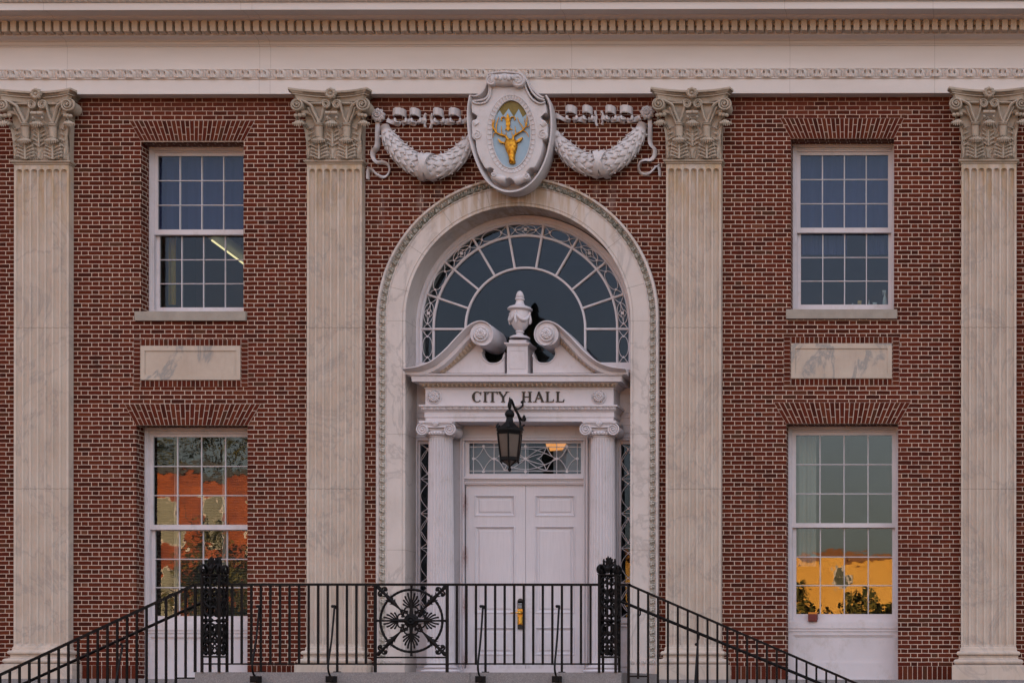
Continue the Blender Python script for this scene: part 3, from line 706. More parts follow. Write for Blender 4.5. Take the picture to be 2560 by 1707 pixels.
        c.tube(smoothpath([C(u+s*60,560,yf-.06),(s*.36,yf-.08,C(600,520,yf).z),(s*.47,-.24,C(600,510,yf).z)],5),[.03]*11,7)
        q=C(790+s*70,560,yf-.10); c.ball(q,.024,8)
        q=C(790+s*48,490,yf-.12); c.tube([(q.x-.045,q.y,q.z),(q.x+.045,q.y,q.z)],.028,8)
    fc=C(775,205,-.27); fl=[]
    flower(c,(0,-.27,Z(235,-.27)),.098,8,.055)
    co=c.build('capital','capital',sh,smooth=48,recalc=False)
    return sh
pp=pilaster_proto()
def inst(proto,x,parent,first):
    if first: o=proto
    else:
        o=proto.copy(); COL.objects.link(o)
        for ch in list(proto.children):
            cc=ch.copy(); COL.objects.link(cc); cc.parent=o
            for g in list(ch.children): gg=g.copy(); COL.objects.link(gg); gg.parent=cc
    o.parent=parent; o.location=(x,0,0); return o
for i,x in enumerate(pilx_all): inst(pp,x,HALL,i==0)
# ------------------------------------------------------------------ arch surround
def archpath(zb,n=48):
    pts=[(-1,None,zb+(ACZ-zb)*i/12) for i in range(12)]
    pts+=[(0,PI-PI*i/n,0) for i in range(n+1)]
    pts+=[(1,None,ACZ-(ACZ-zb)*i/12) for i in range(1,13)]; return pts
def archpt(q,r,y,cz=None):
    cz=ACZ if cz is None else cz
    k,a,z=q
    if k==0: return (X0+r*math.cos(a),y,cz+r*math.sin(a))
    return (X0+k*r,y,z)
def arch():
    mb=MB(); zb=Z(1664,-.05); path=archpath(zb)
    prof=[(RO,.02),(RO,-.085),(RO-.012,-.098),(RO-.035,-.098),(RO-.048,-.075),(RO-.052,-.060),(RO-.135,-.052),(RO-.140,-.068),(RO-.152,-.068),(RO-.156,-.055),(1.812,-.055),(1.808,-.046),(1.800,-.046),(1.796,-.055),(1.765,-.055),(1.760,-.050),(1.760,.50),(RO,.50)]
    mb.loft([[archpt(q,r,y) for r,y in prof] for q in path])
    # joints between the blocks
    mb.mat=1
    for a in (15.5,38,62,83,104,125,146,166):
        ca,sa=math.cos(R(a)),math.sin(R(a)); w=.0035
        pts=[]
        for r,sg in ((1.762,-1),(RO-.16,-1),(RO-.16,1),(1.762,1)): pts.append((X0+r*ca-sg*w*sa,ACZ+r*sa+sg*w*ca))
        mb.prism(pts,-.0562,-.04)
    for py in (802,1085,1374):
        for s,px in ((-1,950),(1,1630)):
            z=Z(py,-.055,px); a,b=sorted((X0+s*1.762,X0+s*(RO-.16))); mb.box(a,b,-.0562,-.04,z-.003,z+.003)
            a,b=sorted((X0+s*1.7585,X0+s*1.765)); mb.box(a,b,-.05,.42,z-.003,z+.003)
    o=mb.build('arch_surround',['marble','sill'],HALL,smooth=25,recalc=True)
    cb=MB(); r0,r1=RO-.136,RO-.052
    Lleg=ACZ-zb; Larc=PI*(RO-.1); L=2*Lleg+Larc; per=.118
    def pos(u,v,h):
        s=u*L; r=r0+(r1-r0)*v; y=-.056-.038*h
        if s<Lleg: return (X0-r,y,zb+s)
        if s>L-Lleg: return (X0+r,y,zb+(L-s))
        a=PI-PI*(s-Lleg)/Larc; return (X0+r*math.cos(a),y,ACZ+r*math.sin(a))
    carved_band(cb,pos,L,per,7,h_leaf,12); cb.build('carved_band','arch_carving',o,smooth=50,recalc=False)
    for s in (-1,1):
        bs=MB(); a,b=sorted((X0+s*1.752,X0+s*(RO+.01))); z1=Z(1664,-.06); zm=Z(1645,-.06)
        bs.box(a,b,-.075,.50,Z(1664,-.06),zm); 
        bs.box(a-.0 if s>0 else a-.03,b+.03 if s>0 else b+.0,-.10,.50,1.70,z1)
        for k in range(5): flower(bs,(a+.06+k*.085,-.08,(zm+z1)/2),.028,5,.02)
        bs.build('base_block','marble',o,smooth=30)
arch()
# ------------------------------------------------------------------ fanlight
def fanlight():
    y=.44; cz=Z(820,.47); cx=X(1314,.47); S=26.47/26/160
    zsill=Z(908,.47); r1,r2,r3=259*S,230.5*S,150*S
    def ring(mb,ra,rb,y0,y1,zb,n=48,full=True,prof=None):
        prof=prof or [(ra,y1),(ra,y0),(rb,y0),(rb,y1)]
        path=[(-1,None,zb),(0,PI,0)]+[(0,PI-PI*i/n,0) for i in range(1,n)]+[(0,0.0,0),(1,None,zb)]
        rings=[]
        for q in path:
            row=[]
            for r,yy in prof:
                k,a,z=q
                row.append((cx+r*math.cos(a),yy,cz+r*math.sin(a)) if k==0 else (cx+k*r,yy,z))
            rings.append(row)
        mb.loft(rings)
    mb=MB(); zb=zsill-.05
    ro=1.762
    # frame with stepped mouldings, follows the intrados
    n=48; rows=[]
    prof=[(ro+.02,.6),(ro+.02,.42),(ro-.03,.42),(ro-.045,.435),(ro-.075,.435),(ro-.085,.425),(ro-.105,.44),(r1,.452),(r1,.6)]
    ring(mb,0,0,0,0,zb,prof=prof)
    mb.box(cx-r1-.1,cx+r1+.1,.40,.6,zsill-.12,zsill)
    fo=mb.build('fanlight','paint',HALL,smooth=25)
    mu=MB(); w=.017
    ring(mu,r2-w,r2+w,.448,.49,zsill); ring(mu,r2-w*.45,r2+w*.45,.438,.45,zsill)
    ring(mu,r3-w,r3+w,.448,.49,zsill); ring(mu,r3-w*.45,r3+w*.45,.438,.45,zsill)
    for k in range(10):
        a=R(90+(-4.5+k)*20.35); ca,sa=math.cos(a),math.sin(a)
        if k in (0,9): a=0 if k==0 else PI; ca,sa=math.cos(a),0
        zo=-.02 if k in(0,9) else 0
        for ww,ya,yb in ((.0165,.447,.488),(.0075,.436,.448)):
            ra=r3; rb=r1+.005
            pts=[(cx+ra*ca-ww*sa,cz+zo+ra*sa+ww*ca),(cx+rb*ca-ww*sa,cz+zo+rb*sa+ww*ca),(cx+rb*ca+ww*sa,cz+zo+rb*sa-ww*ca),(cx+ra*ca+ww*sa,cz+zo+ra*sa-ww*ca)]
            if k in (0,9): s=1 if k==0 else -1; pts=[(cx+s*ra,cz+zo-ww),(cx+s*rb,cz+zo-ww),(cx+s*rb,cz+zo+ww),(cx+s*ra,cz+zo+ww)]
            mu.prism(pts,ya,yb)
    mu.build('muntins','paint',fo,smooth=0)
    tr=MB(); rt=.0062
    def polar(a,r): return Vector((cx+r*math.cos(a),.462,cz+r*math.sin(a)))
    ri,re=r2+w,r1; rm=(ri+re)/2; hb=(re-ri)/2-.004
    def cell(mapf,star):
        # mapf(s,t): s -1..1 along, t -1..1 across
        def path(pts): tr.tube([mapf(*p) for p in pts],rt,6)
        for sg in (-1,1):
            path([(.64*math.cos(PI*i/14)*1.0,sg*math.sin(PI*i/14)) for i in range(15)])
            for e in (-1,1): path([(e*.64+e*.36*i/4, sg*(.95*(i/4)**.8)) for i in range(5)])
        for e in (-1,1):
            q=mapf(e*.64,0); tr.lathe([(.017,.006),(.017,-.008),(0,-.01)],q,'y',8)
        if star:
            for e in (-1,1):
                for sg in (-1,1):
                    path([(e*.62*(1-i/6),sg*.42*(i/6)**1.6 if True else 0) for i in range(6)])
                    path([(e*.22*(1-i/4)**1.2,sg*(.35+.6*i/4)) for i in range(5)])
            q=mapf(0,0); tr.box(q.x-.024,q.x+.024,q.y-.012,q.y+.006,q.z-.024,q.z+.024)
    for k in range(9):
        a=R(90+(-4+k)*20.35); da=R(20.35)/2-.012
        cell(lambda s,t,a=a,da=da: polar(a+s*da*.99,rm+t*hb),k%2==0)
    hz=(cz-.04-zsill)/2
    for s_ in (-1,1): cell(lambda s,t,s_=s_: Vector((cx+s_*(rm+t*hb),.462,(cz-.04+zsill)/2+s*hz)),False)
    tr.build('tracery','paint',fo,smooth=60)
    g=MB(); pl=[(cx+ (r1+.02)*math.cos(PI*i/40),cz+(r1+.02)*math.sin(PI*i/40)) for i in range(41)]+[(cx-r1-.02,zsill-.02),(cx+r1+.02,zsill-.02)]
    g.prism(pl,.475,.481); g.build('glass_pane','glass_clean',fo,smooth=0)
fanlight()
# ------------------------------------------------------------------ back wall of the entrance, door, transom, sidelights
ZL=1.738
yB=.46
def lattice_cell(tr,mapf,rt,kind):
    def path(pts): tr.tube([mapf(*p) for p in pts],rt,6)
    for sg in (-1,1):
        path([(sg*math.sin(PI*i/14),-.72+1.44*i/14) for i in range(15)])
        for e in (-1,1): path([(0,e*.72),(sg*.5,e*.86),(sg*1,e*1.0)])
        if kind:
            path([(sg*.55*math.sin(PI*i/8)*0+sg*(i/8)**1.3, -.72+.72*i/8) for i in range(9)]); path([(sg*(1-i/8)**1.3, .72*i/8) for i in range(9)])
    for e in (-1,1):
        q=mapf(0,e*.72); tr.lathe([(.016,.006),(.016,-.006),(0,-.008)],q,'y',8)
    path([(-1,1),(1,1)])
def entrance():
    xl,xr=X0-1.765,X0+1.765; zt=Z(925,yB)
    dx0,dx1=X(1164.5,.50),X(1460,.50); dxm=X(1314.5,.50); zd=Z(1212,.50)
    cx0,cx1=X(1153,yB),X(1471,yB)
    sl=[X(1046.5,yB),X(1046.5,yB)+.27]; slz1=Z(1102,yB); slz0=Z(1546,yB)
    SL=((sl[0],sl[1]),(2*X0-sl[1]+.012,2*X0-sl[0]+.012))
    tz1,tz0=Z(1100,yB),Z(1193,yB)
    # plain wall pieces
    mb=MB()
    mb.box(xl,xr,yB,yB+.1,slz1,Z(908,yB)-.06)
    def col(a,b,z0,z1): mb.box(a,b,yB,yB+.1,z0,z1)
    col(xl,SL[0][0],ZL,slz1); col(SL[0][1],cx0,ZL,slz1); col(cx1,SL[1][0],ZL,slz1); col(SL[1][1],xr,ZL,slz1)
    for a,b in SL: col(a,b,ZL,slz0)
    # board grooves on the side strips (stepped boards)
    for k,py in enumerate((958,985,1006,1032,1045,1062,1082,1098)):
        z=Z(py,yB); 
        for a,b in ((xl,X0-1.3),(X0+1.3,xr)): mb.box(a,b,yB-.012,yB+.01,z,z+.012)
    # sidelight surrounds
    for a,b in SL:
        for i,(o,yy) in enumerate(((.075,yB-.03),(.05,yB-.018),(.03,yB-.036))):
            mb.box(a-o,a-o+.024,yy,yB+.01,slz0-.05,slz1+o); mb.box(b+o-.024,b+o,yy,yB+.01,slz0-.05,slz1+o); mb.box(a-o+.024,b+o-.024,yy,yB+.01,slz1+o-.022,slz1+o)
        mb.box(a-.07,b+.07,yB-.05,yB+.01,slz0-.07,slz0-.02); mb.box(a-.05,b+.05,yB-.035,yB+.01,slz0-.12,slz0-.09)
        mb.box(a-.03,b+.03,yB-.02,yB+.01,ZL+.12,slz0-.2)
    mb.box(xl,xr,yB-.04,yB+.01,ZL,ZL+.09)
    mb.build('entrance_wall','paint',HALL,smooth=0)
    for a,b in SL:
        s=MB(); fw=.022; s.box(a,a+fw,yB+.01,yB+.06,slz0,slz1); s.box(b-fw,b,yB+.01,yB+.06,slz0,slz1); s.box(a+fw,b-fw,yB+.01,yB+.06,slz1-fw*2,slz1); s.box(a+fw,b-fw,yB+.01,yB+.06,slz0,slz0+fw)
        so=s.build('sidelight','paint',HALL,smooth=0)
        tr=MB(); gx0,gx1=a+fw,b-fw; gz0,gz1=slz0+fw,slz1-fw*2; n=5; hh=(gz1-gz0)/n
        for k in range(n):
            zc=gz0+(k+.5)*hh
            lattice_cell(tr,lambda s_,t,zc=zc:Vector(((gx0+gx1)/2+s_*(gx1-gx0)/2,yB+.038,zc+t*hh/2)),.0062,k%2==0)
        tr.build('tracery','paint',so,smooth=60)
        g=MB(); g.box(gx0-.01,gx1+.01,yB+.048,yB+.054,gz0-.01,gz1+.01); g.build('glass_pane','glass',so,smooth=0)
    # door frame
    f=MB(); zc=tz1+.055
    for o0,o1,yy in ((0,.018,yB-.045),(.018,.045,yB-.025),(.045,.062,yB-.05)):
        f.box(cx0+o0,cx0+o1,yy,yB+.12,ZL,zc-o0); f.box(cx1-o1,cx1-o0,yy,yB+.12,ZL,zc-o0); f.box(cx0+o1,cx1-o1,yy,yB+.12,zc-o1,zc-o0)
    # transom bar
    za,zb=Z(1193,yB),Z(1212,.50)
    f.box(cx0+.062,cx1-.062,yB-.055,yB+.12,za-.028,za); f.box(cx0+.062,cx1-.062,yB-.03,yB+.12,za-.05,za-.028); f.box(cx0+.062,cx1-.062,yB-.012,yB+.12,zb+.022,za-.05); f.box(cx0+.062,cx1-.062,yB+.005,yB+.12,zb,zb+.022)
    f.box(cx0+.062,dx0-.004,yB+.0,yB+.12,ZL,zb); f.box(dx1+.004,cx1-.062,yB+.0,yB+.12,ZL,zb)
    fo=f.build('door_frame','door',HALL,smooth=0)
    h=MB()
    # transom window
    t=MB(); x0,x1=cx0+.062,cx1-.062; fw=.06
    t.box(x0,x0+fw,yB+.02,yB+.07,za,tz1); t.box(x1-fw,x1,yB+.02,yB+.07,za,tz1); t.box(x0+fw,x1-fw,yB+.02,yB+.07,tz1-.045,tz1); t.box(x0+fw,x1-fw,yB+.02,yB+.07,za,za+.06)
    to=t.build('transom_window','paint',HALL,smooth=0)
    gx0,gx1,gz0,gz1=x0+fw,x1-fw,za+.06,tz1-.045
    g=MB(); g.box(gx0-.01,gx1+.01,yB+.052,yB+.058,gz0-.01,gz1+.01); g.build('glass_pane','glass',to,smooth=0)
    tr=MB(); W=gx1-gx0; H=gz1-gz0; rt=.006
    def T(u,v): return Vector((gx0+W*u,yB+.04,gz0+H*v))
    def path(p): tr.tube([T(*q) for q in p],rt,6)
    for v in (.10,.88): path([(0,v),(1,v)])
    for u in (.035,.22,.5,.78,.965): path([(u,0),(u,1)])
    for uc in (.22,.78):
        for e in (-1,1):
            uo=uc+e*.0
            # concave diamonds either side of the upright
        for e,(ua,ub) in ((-1,(uc-.185,uc)),(1,(uc,uc+.28*0+.10))): pass
    for ua,ub in ((.035,.22),(.22,.40),(.60,.78),(.78,.965)):
        um=(ua+ub)/2
        for sg in (0,1):
            path([(ua+(um-ua)*i/8,.5+(1 if sg else -1)*.38*(i/8)**2.0) for i in range(9)]); path([(ub-(ub-um)*i/8,.5+(1 if sg else -1)*.38*(i/8)**2.0) for i in range(9)])
    for sg in (-1,1):
        path([(.31+.38*i/16,.49+sg*.36*math.cos(PI*i/16)) for i in range(17)])
        path([(.22+.56*i/20,.49+sg*.34*math.sin(PI*i/20)) for i in range(21)])
        path([(.31+.38*i/16,.49+sg*.18*math.cos(PI*i/16)) for i in range(17)])
    for u in (.035,.125,.22,.5,.78,.872,.965):
        for v in ((.5,) if u in (.035,.22,.78,.965) else (.08,.9) if u!=.5 else (.08,.5,.9)):
            q=T(u,v); tr.lathe([(.024,.006),(.024,-.006),(0,-.01)],q,'y',6)
    tr.build('tracery','paint',to,smooth=60)
    for a_,b_,nm in ((gx0-.02,X(1322,.6),'added_backing'),(X(1384,.6),gx1+.02,'added_backing')):
        sh=MB(); sh.box(a_,b_,.600,.606,gz0-.03,gz1+.03); sh.build('added_backing','added_backing',to,smooth=0)  # pale sheets added to brighten the transom, with a gap left dark
    # doors
    zb0=ZL+.012
    for a,b,left in ((dx0,dxm-.003,True),(dxm+.003,dx1,False)):
        d=MB(); yd=.50; w=b-a
        pa,pb=(X(1186,yd),X(1289,yd)) if left else (X(1337,yd),X(1438.5,yd))
        pans=[(Z(1236.5,yd),Z(1291,yd)),(Z(1314,yd),Z(1533,yd)),(Z(1566,yd),Z(1637,yd))]
        d.box(a,pa,yd,yd+.05,zb0,zd); d.box(pb,b,yd,yd+.05,zb0,zd)
        zs=[zd]+[q for p_ in pans for q in p_]+[zb0]
        for i in range(0,len(zs),2): d.box(pa,pb,yd,yd+.05,zs[i+1],zs[i])
        for z1,z0 in pans:
            # sticking moulding ring and raised field
            def rect(o): return [(pa+o,z0+o),(pb-o,z0+o),(pb-o,z1-o),(pa+o,z1-o)]
            st=[(0,0),(.006,-.010),(.018,-.012),(.030,.004),(.045,.020),(.062,.022),(.085,.008),(.088,.008)]
            d.loft([[(x,yd+dy,z) for x,z in rect(o)] for o,dy in st],True,False,False)
            r=rect(.088); d.add([(x,yd+.008,z) for x,z in r],[(0,1,2,3)])
        do=d.build('door','door',HALL,smooth=20)
        hg=MB()
        if left:
            for py in (1248,1375,1510,1640):
                z=Z(py,yd); hg=MB(); hg.lathe([(.010,-.06),(.010,.06)],(a-.002,yd-.020,z),'z',8); hg.box(a-.014,a+.006,yd-.016,yd+.02,z-.07,z+.07)
                for q in (-.06,0,.06): hg.ball((a-.002,yd-.020,z+q),.013,6)
                hg.build('hinge','rust',do)
            lk=MB(); xa,xb=X(1294.5,yd-.03),X(1308.5,yd-.03); 
            z=lambda p:Z(p,yd-.03)
            lk.mat=0; lk.box(xa,xb,yd-.035,yd,z(1521),z(1502)); 
            lk.lathe([(.5*(xb-xa),-.035),(.5*(xb-xa),0)],((xa+xb)/2,yd,z(1502)),'y',16)
            for i in range(2):
                for j in range(4): lk.mat=2; lk.box(xa+.018+i*.03,xa+.034+i*.03,yd-.04,yd-.034,z(1519)+j*.022,z(1519)+j*.022+.012)
            lk.mat=1; lk.box(xa-.001,xb+.001,yd-.03,yd,z(1541),z(1521)); lk.tube([((xa+xb)/2,yd-.04,z(1541)),((xa+xb)/2,yd-.04,z(1558))],[.043,.043],14); lk.box(xa,xb,yd-.03,yd,z(1560),z(1541))
            lk.ball(((xa+xb)/2,yd-.07,z(1531)),.03,12)
            lk.mat=0; lk.box(xa,xb,yd-.025,yd,z(1572),z(1560))
            lo=lk.build('lock','dark brass red_box'.split()[0:2]+['plastic'],do,smooth=40)
            hn=MB(); q=((xa+xb)/2,yd-.07,z(1531)); hn.tube([q,(q[0]-.03,q[1]-.01,q[2]),(q[0]-.11,q[1]-.01,q[2]-.004),(q[0]-.15,q[1],q[2]-.001)],[.014,.012,.010,.006],10)
            hn.build('door_handle','brass',do)
    # foyer behind
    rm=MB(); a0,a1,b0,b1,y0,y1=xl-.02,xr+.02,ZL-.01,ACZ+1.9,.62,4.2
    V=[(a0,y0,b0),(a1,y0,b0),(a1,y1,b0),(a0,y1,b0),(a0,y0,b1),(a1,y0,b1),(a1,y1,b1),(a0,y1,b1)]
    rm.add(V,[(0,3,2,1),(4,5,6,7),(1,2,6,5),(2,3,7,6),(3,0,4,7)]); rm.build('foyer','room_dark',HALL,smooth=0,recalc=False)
    th=MB(); th.box(xl,xr,-.10,.62,ZL-.15,ZL+.004); th.build('threshold','granite',HALL,smooth=0)
entrance()
# ------------------------------------------------------------------ ionic columns
def columns():
    yc=.17; zt=Z(1096,yc); zb=Z(1662,yc); r1,r0=.180,.212; hs=1.279
    for s in (-1,1):
        cx=X0+s*hs; mb=MB(); n=24; rings=[]
        lv=[0,.01,.016,.022]+[.1*i for i in range(1,10)]+[.978,.984,.99,1]
        for t in lv:
            r=r0+(r1-r0)*t**1.5; ring=[]
            dpt=.0 if (t<.008 or t>.993) else min(1,max(0,(t-.008)/.012),)*min(1,(.993-t)/.010)
            for k in range(n):
                for j in range(6):
                    a=2*PI*(k+j/6)/n; fl=(math.sin(PI*max(0,(j-1))/5) if j>=1 else 0); rr=r-.024*dpt*fl
                    ring.append((cx+rr*math.cos(a),yc+rr*math.sin(a),zb+(zt-zb)*t))
            rings.append(ring)
        mb.loft(rings); co=mb.build('column','paint',HALL,smooth=40)
        b=MB(); z=lambda p:Z(p,yc)-zb
        pr=[(r0+.004,0),(r0+.02,-.004),(r0+.02,z(1665))]
        def tor(a,b_,rr):
            for i in range(7): q=PI/2-PI*i/6; pr.append((r0+rr*.4+rr*.6*math.cos(q),(z(a)+z(b_))/2+(z(a)-z(b_))/2*math.sin(q)))
        tor(1665,1670,.045); pr.append((r0+.02,z(1671.5))); tor(1673,1681,.09); pr.append((.05,z(1681)))
        b.lathe(pr,(cx,yc,zb),'z',32); b.box(cx-.31,cx+.31,yc-.31,yc+.29,ZL,Z(1681,yc)); b.build('base','paint',co,smooth=40)
        # capital
        c=MB(); ztop=Z(1053,-.0); zv=Z(1073.5,-.05); vr=.098; vx=.212; yv=-.055
        c.lathe([(r1,-.0),(r1+.012,.004),(r1+.012,.014),(r1+.004,.018),(r1+.02,.03),(r1+.045,.05),(r1+.05,.075),(r1+.02,.095)],(cx,yc,zt),'z',32)
        def eg(u,v):
            a=-PI+PI*u; k=(u*14)%1; e=max(0,1-((k-.5)/.42)**2-((v-.5)/.5)**2)**.5 if abs(k-.5)<.42 else 0
            r=r1+.04+.022*e; return (cx+r*math.cos(a),yc+r*math.sin(a),zt+.03+.055*v)
        c.grid(eg,84,5)
        # abacus
        A=.245
        for o,za,zc_ in ((0,ztop-.055,ztop-.03),(.018,ztop-.03,ztop-.001)): c.box(cx-A-o,cx+A+o,yv-.0-o,yc+.24+o,za,zc_)
        # channel
        c.box(cx-vx,cx+vx,yv+.005,yc+.2,zv+.035,ztop-.054); c.box(cx-vx+.05,cx+vx-.05,yv+.035,yc+.2,zv-.01,zv+.04)
        c.tube([(cx-vx,yv,zv+vr-.006),(cx-.1,yv,zv+vr-.012),(cx+.1,yv,zv+vr-.012),(cx+vx,yv,zv+vr-.006)],.010,8)
        c.tube([(cx-vx,yv,zv+.045),(cx,yv,zv+.03),(cx+vx,yv,zv+.045)],.007,8)
        for e in (-1,1):
            vc=(cx+e*vx,zv); c.lathe([(vr*.9,.38),(vr*.9,.34),(vr*.72,.30),(vr*.60,.18),(vr*.72,.06),(vr*.93,.03),(vr*.93,.008),(vr*.86,.003),(0,.003)],(vc[0],yv,vc[1]),'y',28)
            sp=spiral(vc,vr,.018,90,2.4,yv,60,-1 if e>0 else 1); c.tube(sp,[.0125-.005*i/60 for i in range(61)],8,1.6); c.ball((vc[0],yv-.004,vc[1]),.02,10)
        # little palmette in the middle
        for k in range(5):
            a=PI/2+(k-2)*.42; c.tube([(cx,yv-.012,zv+.045),(cx+.045*math.cos(a),yv-.03,zv+.045+.06*math.sin(a)),(cx+.06*math.cos(a),yv-.025,zv+.045+.085*math.sin(a))],[.008,.014,.006],6)
        c.build('capital','paint',co,smooth=45)
columns()
# ------------------------------------------------------------------ door entablature and broken pediment
HW=1.477; yE=.04
EP=[(X0-HW,.46),(X0-HW,yE),(X0+HW,yE),(X0+HW,.46)]
def door_entab():
    z=lambda p,d=0:Z(p,yE-d)
    mb=MB()
    mb.sweep_plan([(-.4,z(1053.5)),(.0,z(1053.5)),(.0,z(1043)),(.012,z(1042.5,.01)),(.012,z(1030,.01)),(.02,z(1029.5)),(.03,z(1027)),(-.4,z(1027))],EP)
    mb.sweep_plan([(-.4,z(1027)+.0003),(.025,z(1027)+.0003),(.055,z(1016,.05)),(.078,z(1015.5,.07)),(.078,z(1011.5,.07)),(-.4,z(1011.5,.07))],EP)
    mb.sweep_plan([(-.4,z(1011.5,.07)+.0003),(.0,z(1011.5,.07)+.0003),(.0,z(972)),(-.4,z(972))],EP)
    mb.sweep_plan([(-.4,z(972)+.0003),(.012,z(972)+.0003),(.012,z(969)),(.03,z(967)),(.075,z(959,.07)),(.075,z(957,.08)),(.16,z(953.5,.15)),(.16,z(952.5,.16)),(.163,z(940.5,.16)),(.175,z(939.5,.17)),(.19,z(936,.19)),(.19,z(933.5,.19)),(-.4,z(933.5,.19)+.03)],EP)
    e=mb.build('door_entablature','paint',HALL,smooth=30)
    # carved strips
    cb=MB(); za,zc=z(1027),z(1017,.05)
    carved_band(cb,lambda u,v,h:(X0-HW-.05+(2*HW+.1)*u,yE-.026-.03*v-.032*h,za+(zc-za)*v),2*HW+.1,.098,6,h_leaf,10)
    cb.build('carved_band','paint',e,smooth=50,recalc=False)
    cb=MB(); za,zc=z(968.5,.01),z(959,.07)
    carved_band(cb,lambda u,v,h:(X0-HW-.04+(2*HW+.08)*u,yE-.022-.05*v-.034*h,za+(zc-za)*v),2*HW+.08,.074,6,h_egg,10)
    cb.build('egg_moulding','stone_warm_bounce',e,smooth=50,recalc=False)
    for s,px in ((-1,1086),(1,1497.5)):
        f=MB(); q=P(px,992,yE); f.lathe([(.105,0),(.118,-.012),(.105,-.022),(.09,-.012),(0,-.012)],(q.x,yE,q.z),'y',28); flower(f,(q.x,yE-.006,q.z),.100,8,.055); flower(f,(q.x,yE-.040,q.z),.055,6,.03)
        f.build('rosette','paint',e,smooth=45)
    # lettering
    S=crop(940,860,3.267)
    zb_,zt_=S(1000,474,yE).z,S(1000,389,yE).z; H=zt_-zb_; t=.031; th=.0135; se=.017
    def L2(u): return S(u,430,yE).x
    y0,y1=yE-.016,yE+.003
    def letter(fn,name='letter'):
        m=MB(); fn(m); m.build('letter','letter',e,smooth=0)
    def stem(m,x,w=t,za=None,zc=None,serT=True,serB=True):
        za=zb_ if za is None else za; zc=zt_ if zc is None else zc
        m.box(x-w/2,x+w/2,y0,y1,za,zc)
        if serB: m.prism([(x-w/2-se,zb_),(x+w/2+se,zb_),(x+w/2+se,zb_+.006),(x+w/2-.001,zb_+.018),(x-w/2+.001,zb_+.018),(x-w/2-se,zb_+.006)],y0-.0006,y1)
        if serT: m.prism([(x-w/2-se,zt_),(x+w/2+se,zt_),(x+w/2+se,zt_-.006),(x+w/2-.001,zt_-.018),(x-w/2+.001,zt_-.018),(x-w/2-se,zt_-.006)],y0-.0006,y1)
    def bar(m,p,q,w):
        d=Vector((q[0]-p[0],q[1]-p[1])); d.normalize(); n=Vector((-d.y,d.x))*w/2; m.prism([(p[0]+n.x,p[1]+n.y),(q[0]+n.x,q[1]+n.y),(q[0]-n.x,q[1]-n.y),(p[0]-n.x,p[1]-n.y)],y0+.0004,y1)
    def cC(m):
        cx=L2(826); cz=(zb_+zt_)/2; ro=H/2+.003; pts=[]; N=26
        out=[(cx+ro*.92*math.cos(R(a)),cz+ro*math.sin(R(a))) for a in [42+276*i/N for i in range(N+1)]]
        inn=[(cx+.008+(ro*.92-.034*(.35+.65*abs(math.cos(R(a)))))*math.cos(R(a)),cz+(ro-.012)*math.sin(R(a))) for a in [42+276*i/N for i in range(N+1)]]
        m.loft([[(o[0],y0,o[1]),(i_[0],y0,i_[1]),(i_[0],y1,i_[1]),(o[0],y1,o[1])] for o,i_ in zip(out,inn)])
        bar(m,(out[0][0]+.004,out[0][1]+.022),(out[0][0]+.002,out[0][1]-.03),.009)
    letter(cC); letter(lambda m:stem(m,L2(894)))
    def cT(m):
        x=L2(953); stem(m,x,serT=False); m.box(x-.075,x+.075,y0+.0004,y1,zt_-.012,zt_)
        for e_ in (-1,1): m.prism([(x+e_*.075,zt_+.001),(x+e_*.06,zt_-.011),(x+e_*.072,zt_-.042),(x+e_*.082,zt_-.042)],y0-.0006,y1)
    letter(cT)
    def cY(m):
        x=L2(1040); stem(m,x,serT=False,zc=zb_+H*.48); bar(m,(x-.062,zt_-.003),(x+.004,zb_+H*.43),.031); bar(m,(x+.062,zt_-.003),(x+.004,zb_+H*.46),.016)
        for e_ in (-1,1): m.box(x+e_*.064-.030,x+e_*.064+.030,y0-.0006,y1,zt_-.008,zt_)
    letter(cY)
    def cH(m): stem(m,L2(1207)); stem(m,L2(1258)); m.box(L2(1207),L2(1258),y0+.0004,y1,zb_+H*.5-.005,zb_+H*.5+.007)
    letter(cH)
    def cA(m):
        x=L2(1331); bar(m,(x-.055,zb_+.003),(x+.0,zt_-.004),.016); bar(m,(x+.062,zb_+.003),(x-.004,zt_-.002),.032); m.box(x-.038,x+.042,y0+.0006,y1,zb_+H*.32,zb_+H*.32+.011)
        for e_ in (-1,1): m.box(x+e_*.06-.030,x+e_*.06+.030,y0-.0006,y1,zb_,zb_+.008)
    letter(cA)
    for u in (1402,1486):
        def cL(m,u=u):
            x=L2(u); stem(m,x,serB=False); m.box(x-t/2-se,x+.095,y0-.0006,y1,zb_,zb_+.012); m.prism([(x+.095,zb_),(x+.103,zb_+.045),(x+.096,zb_+.045),(x+.078,zb_+.011)],y0+.0004,y1)
        letter(cL)
door_entab()
